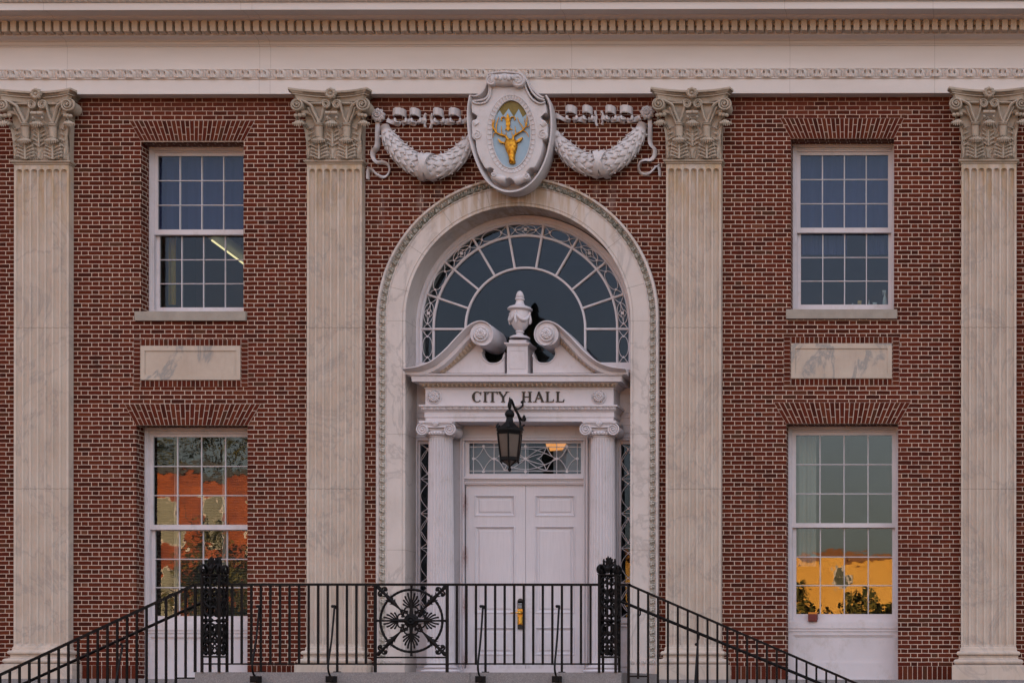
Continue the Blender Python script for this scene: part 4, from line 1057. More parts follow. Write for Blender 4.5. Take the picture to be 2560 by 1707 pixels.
def pediment():
    S=crop(940,480,3.267); yT=-.0
    zbase=Z(933.5,-.15)
    def mir(p): return Vector((2*X0-p[0],p[1],p[2]))
    axis=X0
    # tympanum (both halves in one solid each)
    def half(s):
        def q(u,v): 
            p=S(u,v,.0); x=p.x-dxs; return (x if s<0 else 2*X0-x, p.z)
        dxs=0
        # crop measured at plane y=0: shift so that scroll axis matches
        pts=[(505,1478),(560,1430),(640,1352),(720,1285),(800,1220),(855,1195),(868,1240),(872,1300)]
        cir=[(958+92*math.cos(R(a)),1305+92*math.sin(R(a))) for a in range(180,20,-20)]
        pts+=cir+[(1050,1305),(1050,1478)]
        return [q(u,v) for u,v in pts]
    mb=MB()
    for s in (-1,1): mb.prism(half(s),.0,.13)
    # raised rim round each cut-out
    for s in (-1,1):
        def q(u,v,y): 
            p=S(u,v,.0); return (p.x if s<0 else 2*X0-p.x,y,p.z)
        mb.tube([q(958+98*math.cos(R(a)),1305+98*math.sin(R(a)),-.002) for a in range(175,5,-10)],.012,8)
    o=mb.build('pediment','paint',HALL,smooth=30)
    YT=-.26
    for s in (-1,1):
        def q(u,v,y=YT):
            p=S(u,v,YT); return Vector((p.x if s<0 else 2*X0-p.x,y,p.z))
        top=[(215,1442),(280,1433),(345,1420),(450,1378),(560,1288),(650,1192),(740,1102),(800,1064),(858,1051),(912,1068),(948,1110),(960,1165),(947,1215),(912,1246),(868,1254),(825,1238),(800,1200),(797,1165),(812,1122),(845,1102)]
        P3=[Vector((u,v,0)) for u,v in top]; sm=smoothpath(P3,5); n=len(sm); rings=[]
        for i,p in enumerate(sm):
            d=(sm[min(i+1,n-1)]-sm[max(i-1,0)]).normalized(); nn=Vector((-d.y,d.x,0)) # inward/below
            k=i/(n-1); T=80 if k<.36 else max(12,80-(k-.36)/.64*108)
            if i<10: T=40+40*(i/10)
            ring=[]
            for fr_,yy in ((0,YT),(-.0,YT-.02),(.10,YT-.02),(.2,YT+.015),(.34,YT+.065),(.42,YT+.08),(.46,YT+.10),(.80,YT+.105),(.86,YT+.125),(1.0,YT+.16),(1.0,.44),(0,.44)):
                ring.append(q(p.x+nn.x*T*fr_,p.y+nn.y*T*fr_,yy if i<n*.55 or yy<.0 else yy))
            rings.append([tuple(v) for v in ring])
        rk=MB(); rk.loft(rings)
        c=q(858,1160); rr=92/3.267/160
        rk.lathe([(rr,.02),(rr,.16),(rr*.97,.20),(rr,.24),(rr,.36),(rr*.95,.40),(rr,.44),(rr,.68),(0,.68)],(c.x,YT,c.z),'y',30)
        rk.lathe([(rr*.98,.03),(0,.03)],(c.x,YT,c.z),'y',30)
        # return at the outer tip (solid end against the arch)
        ro=rk.build('raking_cornice','paint',o,smooth=35)
        rs=MB(); rs.lathe([(.118,.05),(.118,-.012),(.108,-.022),(.096,-.014),(0,-.014)],(c.x,YT,c.z),'y',26); flower(rs,(c.x,YT-.002,c.z),.09,5,.045); flower(rs,(c.x,YT-.028,c.z),.05,5,.03)
        rs.build('rosette','paint',o,smooth=45)
        # carved moulding beneath
        cb=MB(); a=Vector((530,1470,0)); b=Vector((815,1218,0)); nL=10
        def pos(u,v,h):
            p=a.lerp(b,u); bow=26*math.sin(PI*u); uu=p.x+bow*.6+v*34*.65-6; vv=p.y+bow*.7*0-8+v*34*.75; qq=S(uu,vv,.0)
            return (qq.x if s<0 else 2*X0-qq.x,-.10+.085*v-.040*h,qq.z)
        carved_band(cb,pos,10,1,6,h_leaf,10); cb.build('carved_band','stone_warm_bounce',o,smooth=50,recalc=False)
    # pedestal
    pd=MB(); hw=.162; yp=-.075; z=lambda v:S(1130,v,yp).z
    pd.box(X0-hw,X0+hw,yp,.32,zbase-.01,z(1262)); 
    pth=[(X0-hw,.30),(X0-hw,yp),(X0+hw,yp),(X0+hw,.30)]
    pd.sweep_plan([(-.1,z(1262)),(.002,z(1262)),(.012,z(1252)),(.028,z(1245)),(.034,z(1240)),(.034,z(1232)),(-.1,z(1230))],pth)
    pd.box(X0-.135,X0+.135,yp+.02,.26,z(1230)-.002,z(1205))
    for a,b,c,d in ((-.128,-.120,zbase+.09,z(1290)),(.120,.128,zbase+.09,z(1290)),(-.12,.12,z(1290)-.008,z(1290)),(-.12,.12,zbase+.09,zbase+.098)): pd.box(X0+a,X0+b,yp-.005,yp+.01,c,d)
    pd.build('pedestal','paint',o,smooth=25)
    u=MB(); yu=.06; T=crop(1140,700,6.032); zz=lambda v:T(940,v,yu).z
    k=1/6.032/160*1.0
    pr=[(0,160),(22,172),(42,198),(54,230),(55,250),(48,268),(44,272),(66,278),(72,288),(72,298),(56,306),(54,314),(60,345),(70,370),(82,384),(115,395),(160,415),(186,440),(184,452),(150,466),(138,476),(144,500),(150,530),(150,580),(140,630),(122,680),(98,720),(70,752),(54,770),(64,780),(66,790),(52,800),(50,815),(58,828),(80,838),(120,850),(148,868),(152,888)]
    z0=zz(888)
    u.lathe([(r*k,zz(v)-z0) for r,v in pr],(X0,yu,z0),'z',32)
    # pine-cone scales, swags
    for j in range(5):
        for i in range(9):
            a=2*PI*(i+.5*(j%2))/9; v=262-20*j; r=(54,53,47,38,26)[j]*k*1.02; u.ball((X0+r*math.cos(a),yu+r*math.sin(a),zz(v)),.009,6)
    for i in range(4):
        a0=-PI/2-.15+i*PI/2; pts=[]; rr=[]
        for j in range(13):
            t=j/12; a=a0+t*PI/2; r=(152-10*math.sin(PI*t))*k+.006; pts.append((X0+r*math.cos(a),yu+r*math.sin(a),zz(510+115*math.sin(PI*t)**.8))); rr.append(.012+.020*math.sin(PI*t))
        u.tube(pts,rr,8)
        r=155*k; u.ball((X0+r*math.cos(a0),yu+r*math.sin(a0),zz(505)),.022,8); u.tube([(X0+r*math.cos(a0),yu+r*math.sin(a0),zz(520)),(X0+(r+.01)*math.cos(a0),yu+(r+.01)*math.sin(a0),zz(600)),(X0+(r)*math.cos(a0+.05),yu+r*math.sin(a0+.05),zz(670))],[.012,.024,.015],8)
    u.build('urn','paint',o,smooth=45)
pediment()
# ------------------------------------------------------------------ cartouche
def cartouche():
    S=crop(1150,170,4.752)
    def sm2(pts,n=5): return [(p.x,p.y) for p in smoothpath([Vector((a,b,0)) for a,b in pts],n)]
    outer=[(125,338),(104,450),(96,560),(98,680),(108,790),(128,900),(158,1010),(195,1120),(240,1225),(290,1315),(350,1390),(430,1450),(520,1488),(600,1500),(690,1490),(780,1455),(870,1390),(950,1295),(1010,1190),(1055,1080),(1085,970),(1105,850),(1115,720),(1112,600),(1100,480),(1075,390),(1042,338)]
    topR=[(1042,338),(1018,362),(985,350),(930,310),(880,255),(835,185),(790,115),(740,72)]
    topL=[(345,80),(338,150),(322,215),(290,275),(245,318),(190,345),(125,338)]
    body=sm2(outer,4)[:-1]+sm2(topR,4)+sm2([(740,72),(600,58),(450,60),(345,80)],3)[1:-1]+sm2(topL,4)[:-1]
    yW,yR,yI=.02,-.38,-.13
    cx,cy=606,800
    mb=MB()
    def ring(sc_,y,pts=body,c=(cx,cy)):
        out=[]
        for u,v in pts:
            d=math.hypot(u-c[0],v-c[1]); k=max(.02,1-sc_/d) if sc_<d else .02
            q=S(c[0]+(u-c[0])*k,c[1]+(v-c[1])*k,-.30); out.append((q.x,y,q.z))
        return out
    mb.loft([ring(30,yW),ring(8,-.15),ring(0,yR+.03),ring(5,yR),ring(20,yR),ring(34,yR+.03),ring(60,yI),ring(150,yI+.02),ring(700,yI+.02)])
    o=mb.build('cartouche','plaster',HALL,smooth=40)
    # strapwork plate with scrolled edges
    pl=[(150,545),(145,420),(200,440),(270,432),(320,395),(345,320),(350,240),(360,175),(770,175),(790,250),(815,320),(850,380),(900,425),(960,440),(1015,425),(1035,545),(960,548),(975,615),(1020,640),(1050,720),(1040,800),(1015,850),(985,870),(992,930),(975,1020),(940,1110),(895,1190),(840,1200),(800,1240),(780,1290),(700,1330),(640,1345),(600,1318),(555,1330),(500,1372),(420,1345),(380,1280),(420,1230),(370,1195),(315,1205),(265,1130),(220,1030),(195,930),(190,860),(155,800),(148,730),(150,640),(205,612),(205,550)]
    pm=sm2(pl,3)
    p2=MB()
    def rg(off,y):
        n=len(pm); out=[]
        for i,(u,v) in enumerate(pm):
            a=pm[i-1]; b=pm[(i+1)%n]; dx,dy=b[0]-a[0],b[1]-a[1]; l=math.hypot(dx,dy) or 1
            nx,ny=dy/l,-dx/l  # inward or outward
            q=S(u+nx*off*sgn,v+ny*off*sgn,-.34); out.append((q.x,y,q.z))
        return out
    area=sum(pm[i-1][0]*pm[i][1]-pm[i][0]*pm[i-1][1] for i in range(len(pm))); sgn=-1 if area<0 else 1
    sgn=-sgn
    p2.loft([rg(0,-.10),rg(0,-.36),rg(3,-.375),rg(10,-.38)],caps=False)
    q=[(x,-.372,z) for x,_,z in rg(10,0)]; 
    # front face with an oval hole: bridge outline to oval
    oc=(610,787); oa,ob=232,405
    nb=len(pm); rin=[]
    for (u,v) in pm:
        a=math.atan2((v-oc[1])/ob,(u-oc[0])/oa); rin.append((oc[0]+(oa+62)*math.cos(a),oc[1]+(ob+62)*math.sin(a)))
    # oval ring: separate even ring 
    def ov(e,y,n=96): return [tuple(Vector((S(oc[0]+(oa+e)*math.cos(2*PI*i/n),oc[1]+(ob+e)*math.sin(2*PI*i/n),-.38).x,y,S(oc[0]+(oa+e)*math.cos(2*PI*i/n),oc[1]+(ob+e)*math.sin(2*PI*i/n),-.38).z))) for i in range(n)]
    po=[tuple(Vector((S(u,v,-.38).x,-.385,S(u,v,-.38).z))) for u,v in rin]
    p2.loft([rg(10,-.38),po],caps=False)
    po2=[(x,-.35,z) for x,y,z in po]
    p2.loft([po,po2],caps=False)
    po_=ov(62,-.386)
    p2.loft([ov(66,-.384),ov(58,-.392),ov(52,-.384),ov(6,-.372),ov(4,-.388),ov(-4,-.388),ov(-8,-.36)],caps=False)
    # fluting round the oval
    for i in range(46):
        a=2*PI*i/46; ps=[]
        for e in (10,50):
            w=S(oc[0]+(oa+e)*math.cos(a),oc[1]+(ob+e)*math.sin(a),-.38); ps.append((w.x,-.376,w.z))
        p2.tube(ps,[.011,.017],6)
    # rolled scrolls: sides, bottom pair
    def roll(u,v,r,y0,y1,turns=1.6,a0=90,d=1):
        c=S(u,v,-.38); rr=r/4.752/160; p2.lathe([(rr,y1-y0),(rr,.006),(rr*.85,0),(0,0)],(c.x,y0,c.z),'y',20)
        p2.tube(spiral((c.x,c.z),rr*.98,rr*.15,a0,turns,y0-.004,30,d),[.011-.004*i/30 for i in range(31)],7)
    roll(200,800,58,-.385,-.25,1.6,100,-1); roll(985,795,58,-.385,-.25,1.6,80,1)
    def cyl(u0,v0,u1,v1,r,r2=None,y=-.34):
        a=S(u0,v0,y); b=S(u1,v1,y); k=1/4.752/160; r2=r2 or r
        pts=[a.lerp(b,t) for t in (0,.1,.3,.5,.7,.9,1)]; p2.tube(pts,[r*k*.8]+[r*k+(r2-r)*k*t for t in (.1,.3,.5,.7,.9)]+[r2*k*.8],14)
    cyl(385,1290,545,1335,40,48,-.36); cyl(650,1350,830,1290,50,42,-.36)
    cyl(175,640,215,690,42,50,-.345); cyl(1020,655,975,700,50,42,-.345)
    c=S(805,1300,-.38); p2.tube(spiral((c.x,c.z),.05,.01,90,1.3,-.42,20),.010,7); c=S(405,1270,-.38); p2.tube(spiral((c.x,c.z),.045,.01,90,1.3,-.42,20,-1),.010,7)
    p2.build('strapwork','plaster',o,smooth=40,recalc=True)
    # top scroll roll
    tp=MB(); a=S(375,150,-.40); b=S(690,150,-.40)
    pts=[a.lerp(b,t) for t in (0,.04,.12,.3,.5,.7,.88,.96,1)]; k=1/4.752/160
    tp.tube(pts,[60*k,74*k,66*k,70*k,78*k,70*k,66*k,74*k,60*k],20)
    for (u,v),d,r in (((372,150),1,60),((690,150),-1,78)):
        c=S(u,v,-.47); tp.lathe([(r*k,.10),(r*k,.01),(r*k*.9,0),(0,0)],(c.x,-.47,c.z),'y',22); tp.tube(spiral((c.x,c.z),r*k,.010,80,2.0,-.475,40,d),[.013-.006*i/40 for i in range(41)],7)
    for i,u in enumerate((430,480,530,580,630)):
        q=S(u,110+10*(i%2),-.50); tp.ball((q.x,-.49,q.z),.035,8,sz=1.3)
    # ribs falling from the scroll along the sloping shoulders
    for pts_ in ([(735,80),(790,150),(830,240),(875,310),(935,362),(1005,385)],[(350,150),(350,230),(340,310),(310,360),(250,385),(150,395)],[(760,180),(800,280),(850,360),(905,405),(960,425),(1015,405)],[(365,210),(362,300),(340,365),(290,415),(200,425),(145,400)]):
        tp.tube(smoothpath([S(u,v,-.40) for u,v in pts_],4),.015,7)
    tp.build('scroll_crest','plaster',o,smooth=45)
    # oval field: olive gold above, blue with jagged top below
    ge=MB(); ge.prism([(x,z) for x,y,z in ov(-2,0)],-.352,-.33); ge.build('gold_field','enamel_gold',o,smooth=0)
    be=MB(); pts=[]
    zig=[(838,600),(812,545),(775,560),(745,590),(697,490),(640,585),(577,485),(512,572),(470,505),(415,590),(398,565)]
    low=[(oc[0]+(oa-2)*math.cos(a),oc[1]+(ob-2)*math.sin(a)) for a in [R(150+ (0))+0]] 
    angL=math.atan2((590-oc[1])/ob,(398-oc[0])/oa); angR=math.atan2((590-oc[1])/ob,(830-oc[0])/oa)
    aL=angL if angL>0 else angL+2*PI
    arcp=[(oc[0]+(oa-3)*math.cos(t),oc[1]+(ob-3)*math.sin(t)) for t in [aL+(angR-aL)*i/40 for i in range(41)]]
    poly=[(oc[0]+(oa-3)*math.cos(aL),oc[1]+(ob-3)*math.sin(aL))]+[zz for zz in reversed(zig[1:-1])]
    poly=arcp+zig[1:-1]
    be.prism([(S(u,v,-.36).x,S(u,v,-.36).z) for u,v in poly],-.360,-.345); be.build('blue_field','enamel_blue',o,smooth=0)
    # stag head
    k=1/4.752/160; g=MB(); rings=[]
    for v,w,cxx,dp in ((842,30,600,.02),(850,58,602,.035),(880,75,605,.055),(920,78,605,.07),(955,72,607,.075),(990,60,609,.075),(1025,46,612,.072),(1060,37,616,.07),(1095,35,619,.072),(1120,38,621,.068),(1138,36,622,.05),(1146,22,622,.03)):
        q=S(cxx,v,-.37); rings.append([(q.x+w*k*math.cos(2*PI*j/16),-.362-dp*max(0,-math.sin(2*PI*j/16))**.7 if math.sin(2*PI*j/16)<0 else -.36,q.z) for j in range(16)])
    g.loft(rings)
    for u,v,r in ((565,925,14),(648,925,14)): q=S(u,v,-.42); g.ball((q.x,-.415,q.z),r*k,8)
    for u,v in ((606,1128),(638,1128)): q=S(u,v,-.42); g.ball((q.x,-.425,q.z),8*k,6)
    for s,pts in ((-1,[(535,890),(500,880),(455,845),(450,840),(475,895),(530,905)]),(1,[(670,880),(700,850),(745,830),(740,850),(715,880),(672,895)])):
        g.loft([[ (S(u,v,-.38).x,y,S(u,v,-.38).z) for u,v in pts] for y in (-.362,-.405)])
    g.build('stag_head','gold',o,smooth=50)
    an=MB()
    def br(pts,r0,r1):
        p=smoothpath([Vector((S(u,v,-.38).x,-.385-.0*i,S(u,v,-.38).z)) for i,(u,v) in enumerate(pts)],4); n=len(p); an.tube(p,[(r0+(r1-r0)*i/(n-1))*k*.78 for i in range(n)],7)
    br([(575,860),(545,815),(495,800),(440,775),(410,735),(395,690),(405,640),(412,618)],20,7); br([(430,770),(432,700),(445,640),(465,585)],13,5); br([(410,745),(385,690),(390,640),(388,610)],11,5)
    br([(500,800),(495,750),(492,690)],11,4); br([(540,815),(550,780),(545,760)],9,4); br([(420,770),(400,790),(395,830)],8,4)
    br([(630,860),(640,815),(690,780),(750,740),(785,690),(795,640),(797,570)],20,6); br([(755,735),(735,690),(700,640),(683,592)],12,5); br([(780,700),(815,700),(830,668)],10,4); br([(785,690),(772,640),(770,600)],10,4)
    br([(665,800),(660,750),(655,690)],11,4); br([(640,825),(620,790),(615,760)],9,4); br([(745,745),(790,770),(820,825)],10,4)
    an.build('antlers','gold',o,smooth=60)
    fl=MB()
    def pf(pts,y1=-.385): fl.loft([[(S(u,v,-.37).x,y,S(u,v,-.37).z) for u,v in pts] for y in (-.360,y1)])
    pf([(570,540),(586,575),(590,620),(584,680),(558,680),(552,620),(556,575)])
    fl.tube(smoothpath([S(548,625,-.375),S(530,590,-.375),S(500,590,-.375),S(490,612,-.375),S(500,630,-.375)],4),[.011]*17,7); fl.tube(smoothpath([S(592,625,-.375),S(605,590,-.375),S(640,585,-.375),S(655,605,-.375),S(645,622,-.375)],4),[.011]*17,7)
    fl.tube([S(550,625,-.37),S(556,680,-.375)],.012,6); fl.tube([S(592,625,-.37),S(588,680,-.375)],.012,6)
    pf([(550,678),(594,678),(594,694),(550,694)],-.392); pf([(560,694),(582,694),(590,735),(574,755),(556,735)]); fl.tube(smoothpath([S(560,700,-.37),S(550,728,-.37),S(535,735,-.37)],3),.010,6); fl.tube(smoothpath([S(585,700,-.37),S(598,728,-.37),S(622,733,-.37)],3),.010,6)
    fl.build('fleur_de_lis','gold',o,smooth=40)
cartouche()
# ------------------------------------------------------------------ garlands
def garland(side):
    # traced on the left one; right one mirrored about the axis with a small offset
    S=crop(900,250,7.127)
    if side<0: f=lambda u,v,y:S(u,v,y)
    else:
        # left rosette px 948.6,291 ; right px 1619.6,284 ; mirrored
        def f(u,v,y):
            pxl=900+u/7.127; pyl=250+v/7.127; return P(948.6+1619.6-pxl,pyl-6.5,y)
    main=smoothpath([f(435,470,-.10),f(500,640,-.13),(f(600,800,-.15)),f(740,960,-.17),f(930,1110,-.19),f(1180,1210,-.20),f(1420,1190,-.19),f(1640,1090,-.18),f(1800,950,-.16),f(1900,820,-.14),f(2000,640,-.10)],8)
    n=len(main); L=[0]
    for i in range(1,n): L.append(L[-1]+(main[i]-main[i-1]).length)
    T=L[-1]; rad=[]
    for l in L: t=l/T; rad.append(.070+.095*math.sin(PI*min(1,max(0,t)))**.9)
    mb=MB(); seg=36; rings=[]
    fine=[]; NN=230
    import bisect
    for k in range(NN+1):
        l=T*k/NN; i=min(n-2,max(0,bisect.bisect_right(L,l)-1)); a=(l-L[i])/max(1e-6,L[i+1]-L[i]); fine.append((main[i].lerp(main[i+1],a),rad[i]+(rad[i+1]-rad[i])*a,l/T))
    for k,(p,r,t) in enumerate(fine):
        d=(fine[min(k+1,NN)][0]-fine[max(k-1,0)][0]).normalized(); b=Vector((0,1,0)); a_=d.cross(b).normalized(); b2=a_.cross(d).normalized()
        ring=[]
        for j in range(seg):
            ph=2*PI*j/seg; s=abs(t-.50)*8; col=ph/(2*PI)*8; cc=(col%1)-.5
            st=(int(col)%2)*.5; fs=(s+st-1.6*(cc*cc))%1
            h=0
            if t<.06: h=.010*math.cos(t*700)
            rr=r*(1)+h-.008; ring.append(p+a_*rr*math.cos(ph)+b2*rr*.8*math.sin(ph))
        rings.append(ring)
    mb.loft(rings)
    random.seed(3)
    def surf(tt,ph,off):
        k=min(NN-1,max(1,tt*NN)); i=int(k); p=fine[i][0].lerp(fine[min(NN,i+1)][0],k-i); r=fine[i][1]
        d=(fine[min(i+1,NN)][0]-fine[max(i-1,0)][0]).normalized(); a_=d.cross(Vector((0,1,0))).normalized(); b2=a_.cross(d).normalized()
        return p+a_*(r+off)*math.cos(ph)+b2*(r*.8+off)*math.sin(ph)
    for sg in (-1,1):
        for row in range(7):
            t0=.5+sg*(.445-.062*row); 
            for j in range(-3,4):
                ph0=-PI/2+ (j+.5*(row%2))*R(33)
                def fn(u,v,t0=t0,ph0=ph0,sg=sg):
                    w=(v-.5)*2; wd=math.sin(PI*min(1,.25+u*.75))**.75; return surf(t0-sg*.10*u*(1),ph0+w*R(19)*wd,-.006+.036*u*(1-.30*w*w))
                mb.grid(fn,5,6)
    for k in range(18,NN-4,20):
        p,r,t=fine[k]; d=(fine[k+1][0]-fine[k-1][0]).normalized(); a_=d.cross(Vector((0,1,0))).normalized(); b2=Vector((0,-1,0))
        for ph in (10,62,112,165):
            ph=ph+(18 if (k//20)%2 else -10); q=p+a_*(r+.016)*math.cos(R(ph))+b2*(r*.8+.022)*math.sin(R(ph))
            mb.ball(q,.019,8); mb.ball(q+a_*.02+Vector((0,0,.012)),.010,6); mb.ball(q-a_*.018+Vector((0,0,.014)),.010,6)
    # crossing ribbons in the middle
    for s in (-1,1):
        pts=[]
        for i in range(13):
            a=R(-8+196*i/12); c=f(1185-s*(0),1190,-.2); x=(i/12-.5)*2
            pts.append(Vector((c.x+s*x*.105,c.y-(.165*.85+.075)*math.sin(a),c.z+.20*math.cos(a))))
        dd=[]; 
        for i in range(len(pts)-1):
            pass
        rings=[]
        for i,p in enumerate(pts):
            d=(pts[min(i+1,12)]-pts[max(0,i-1)]).normalized(); w=d.cross(Vector((0,-1,0))); w=w.normalized() if w.length>.01 else Vector((1,0,0)); w=Vector((1,0,.25*s)).normalized()
            rings.append([p-w*.042,p+w*.042,p+w*.042+Vector((0,.06,0)),p-w*.042+Vector((0,.06,0))])
        mb.loft(rings)
    o=mb.build('garland','plaster',HALL,smooth=55,label='left swag of carved laurel leaves and berries' if side<0 else 'right swag of carved laurel leaves and berries')
    rs=MB(); c=f(345,300,-.02)
    rs.lathe([(.085,.02),(.085,-.08),(.03,-.10),(0,-.10)],(c.x,-.02,c.z),'y',20); flower(rs,(c.x,-.06,c.z),.118,9,.06,False); flower(rs,(c.x,-.10,c.z),.055,7,.04)
    rs.build('rosette','plaster',o,smooth=45)
    # tail ribbon
    rb=MB()
    def ribbon(pts,w,yw=.02,th=.02):
        p=smoothpath([f(u,v,y) for u,v,y in pts],6); n=len(p); rings=[]
        for i,q in enumerate(p):
            d=(p[min(i+1,n-1)]-p[max(0,i-1)]).normalized(); a=Vector((-d.z,0,d.x)); a=a.normalized() if a.length>.01 else Vector((1,0,0))
            ww=(w[0]+(w[1]-w[0])*i/(n-1))/7.127/160/2; tl=yw*math.sin(i/n*9)
            rings.append([q-a*ww+Vector((0,-tl,0)),q+Vector((0,-.012,0)),q+a*ww+Vector((0,tl,0)),q+a*ww+Vector((0,tl+th,0)),q-a*ww+Vector((0,-tl+th,0))])
        rb.loft(rings)
    ribbon([(310,400,-.05),(308,600,-.06),(310,760,-.06),(290,850,-.09),(225,930,-.06),(235,1040,-.05),(300,1110,-.07),(400,1110,-.10),(490,1150,-.10),(520,1240,-.07),(480,1340,-.05),(400,1370,-.07),(300,1330,-.10),(220,1250,-.08),(165,1230,-.06),(140,1300,-.05),(135,1410,-.05)],(70,34),.03,.03)
    ribbon([(135,1195,-.05),(175,1225,-.06),(225,1245,-.06)],(18,40),.01)
    # fluttering band along the top with four loops
    ribbon([(480,360,-.06),(580,400,-.05),(680,430,-.04),(720,380,-.04)],(80,60),.02)
    ribbon([(750,420,-.04),(860,385,-.06),(960,410,-.05),(1000,380,-.04)],(110,80),.03)
    ribbon([(1030,400,-.04),(1110,370,-.06),(1165,350,-.05)],(80,90),.02)
    ribbon([(1175,240,-.05),(1150,300,-.05),(1170,380,-.04),(1150,430,-.05),(1165,490,-.05)],(34,30),.01)
    ribbon([(1285,240,-.05),(1280,300,-.05),(1262,360,-.04),(1275,430,-.05),(1250,510,-.05)],(34,36),.01)
    ribbon([(1270,380,-.04),(1340,400,-.05),(1410,400,-.04)],(90,70),.02)
    ribbon([(1450,400,-.04),(1560,390,-.06),(1680,410,-.04)],(110,80),.03)
    ribbon([(1730,420,-.04),(1820,400,-.05),(1925,350,-.06),(2000,320,-.05)],(50,90),.02)
    for uc,wd in ((722,230),(1000,185),(1412,180),(1702,205)):
        c=f(uc,265,-.0); hw=wd/7.127/160/2; hh=62/7.127/160
        def loop(u,v): a=PI*u; k=hh*(2*v-1); return (c.x-hw*math.cos(a),-.02-.13*math.sin(a)-.006*math.cos(u*30),c.z+k-(.012*math.cos(a*2) if v<.5 else -.01*math.sin(a)))
        rb.grid(loop,18,3)
        def loop2(u,v): a=PI*u; k=hh*(2*v-1); return (c.x-(hw-.012)*math.cos(a),-.02-.115*math.sin(a),c.z+k)
        rb.grid(loop2,18,3)
        # curled lower ends
        for s in (-1,1):
            a=f(uc+s*wd*.42,340,-.10); b=f(uc+s*wd*.10,400,-.08); m=f(uc+s*wd*.40,390,-.12)
            rb.tube(smoothpath([a,m,b],4),[.018,.022,.024,.024,.022,.020,.018,.014,.010],7,1.4)
    rb.build('ribbon','plaster',o,smooth=50,recalc=False)
garland(-1); garland(1)
# ------------------------------------------------------------------ landing, steps, ground
YR=-2.93
xl0,xr0=X(487,-3,1690),X(1553,-3,1690)
SL_L,SL_R=.455,.432
def ground():
    g=MB(); g.box(-900,900,-900,900,-.5,0); g.build('ground','paving',None,smooth=0,kind='structure')
    r=MB(); r.box(-400,400,-60,-32,-.02,.004); r.build('road','asphalt',None,smooth=0,kind='structure')
    l=MB(); xj=X(1175,-3,1690); xk=X(640,-3,1690)
    for a,b in ((xl0,xk-.003),(xk+.003,xj-.003),(xj+.003,xr0)): l.box(a,b,-3,-.5,ZL-.30,ZL)
    l.box(xl0+.02,xr0-.02,-2.97,-.5,0,ZL-.302); l.build('landing','granite',None,smooth=0,kind='structure')
    for s,xe,sl in ((-1,xl0,SL_L),(1,xr0,SL_R)):
        m=MB(); n=10; ri=ZL/n; tr=ri/sl
        for i in range(n-1):
            a=xe+s*(i*tr); b=xe+s*((i+1)*tr); zt=ZL-(i+1)*ri
            m.box(min(a,b)-(.02 if s<0 else 0),max(a,b)+(.02 if s>0 else 0),-3,-.5,0 if i==n-2 else zt-ri*1.4 if zt-ri*1.4>0 else 0,zt-.0005*i)
        m.build('steps','stair',None,smooth=0,kind='structure')
ground()
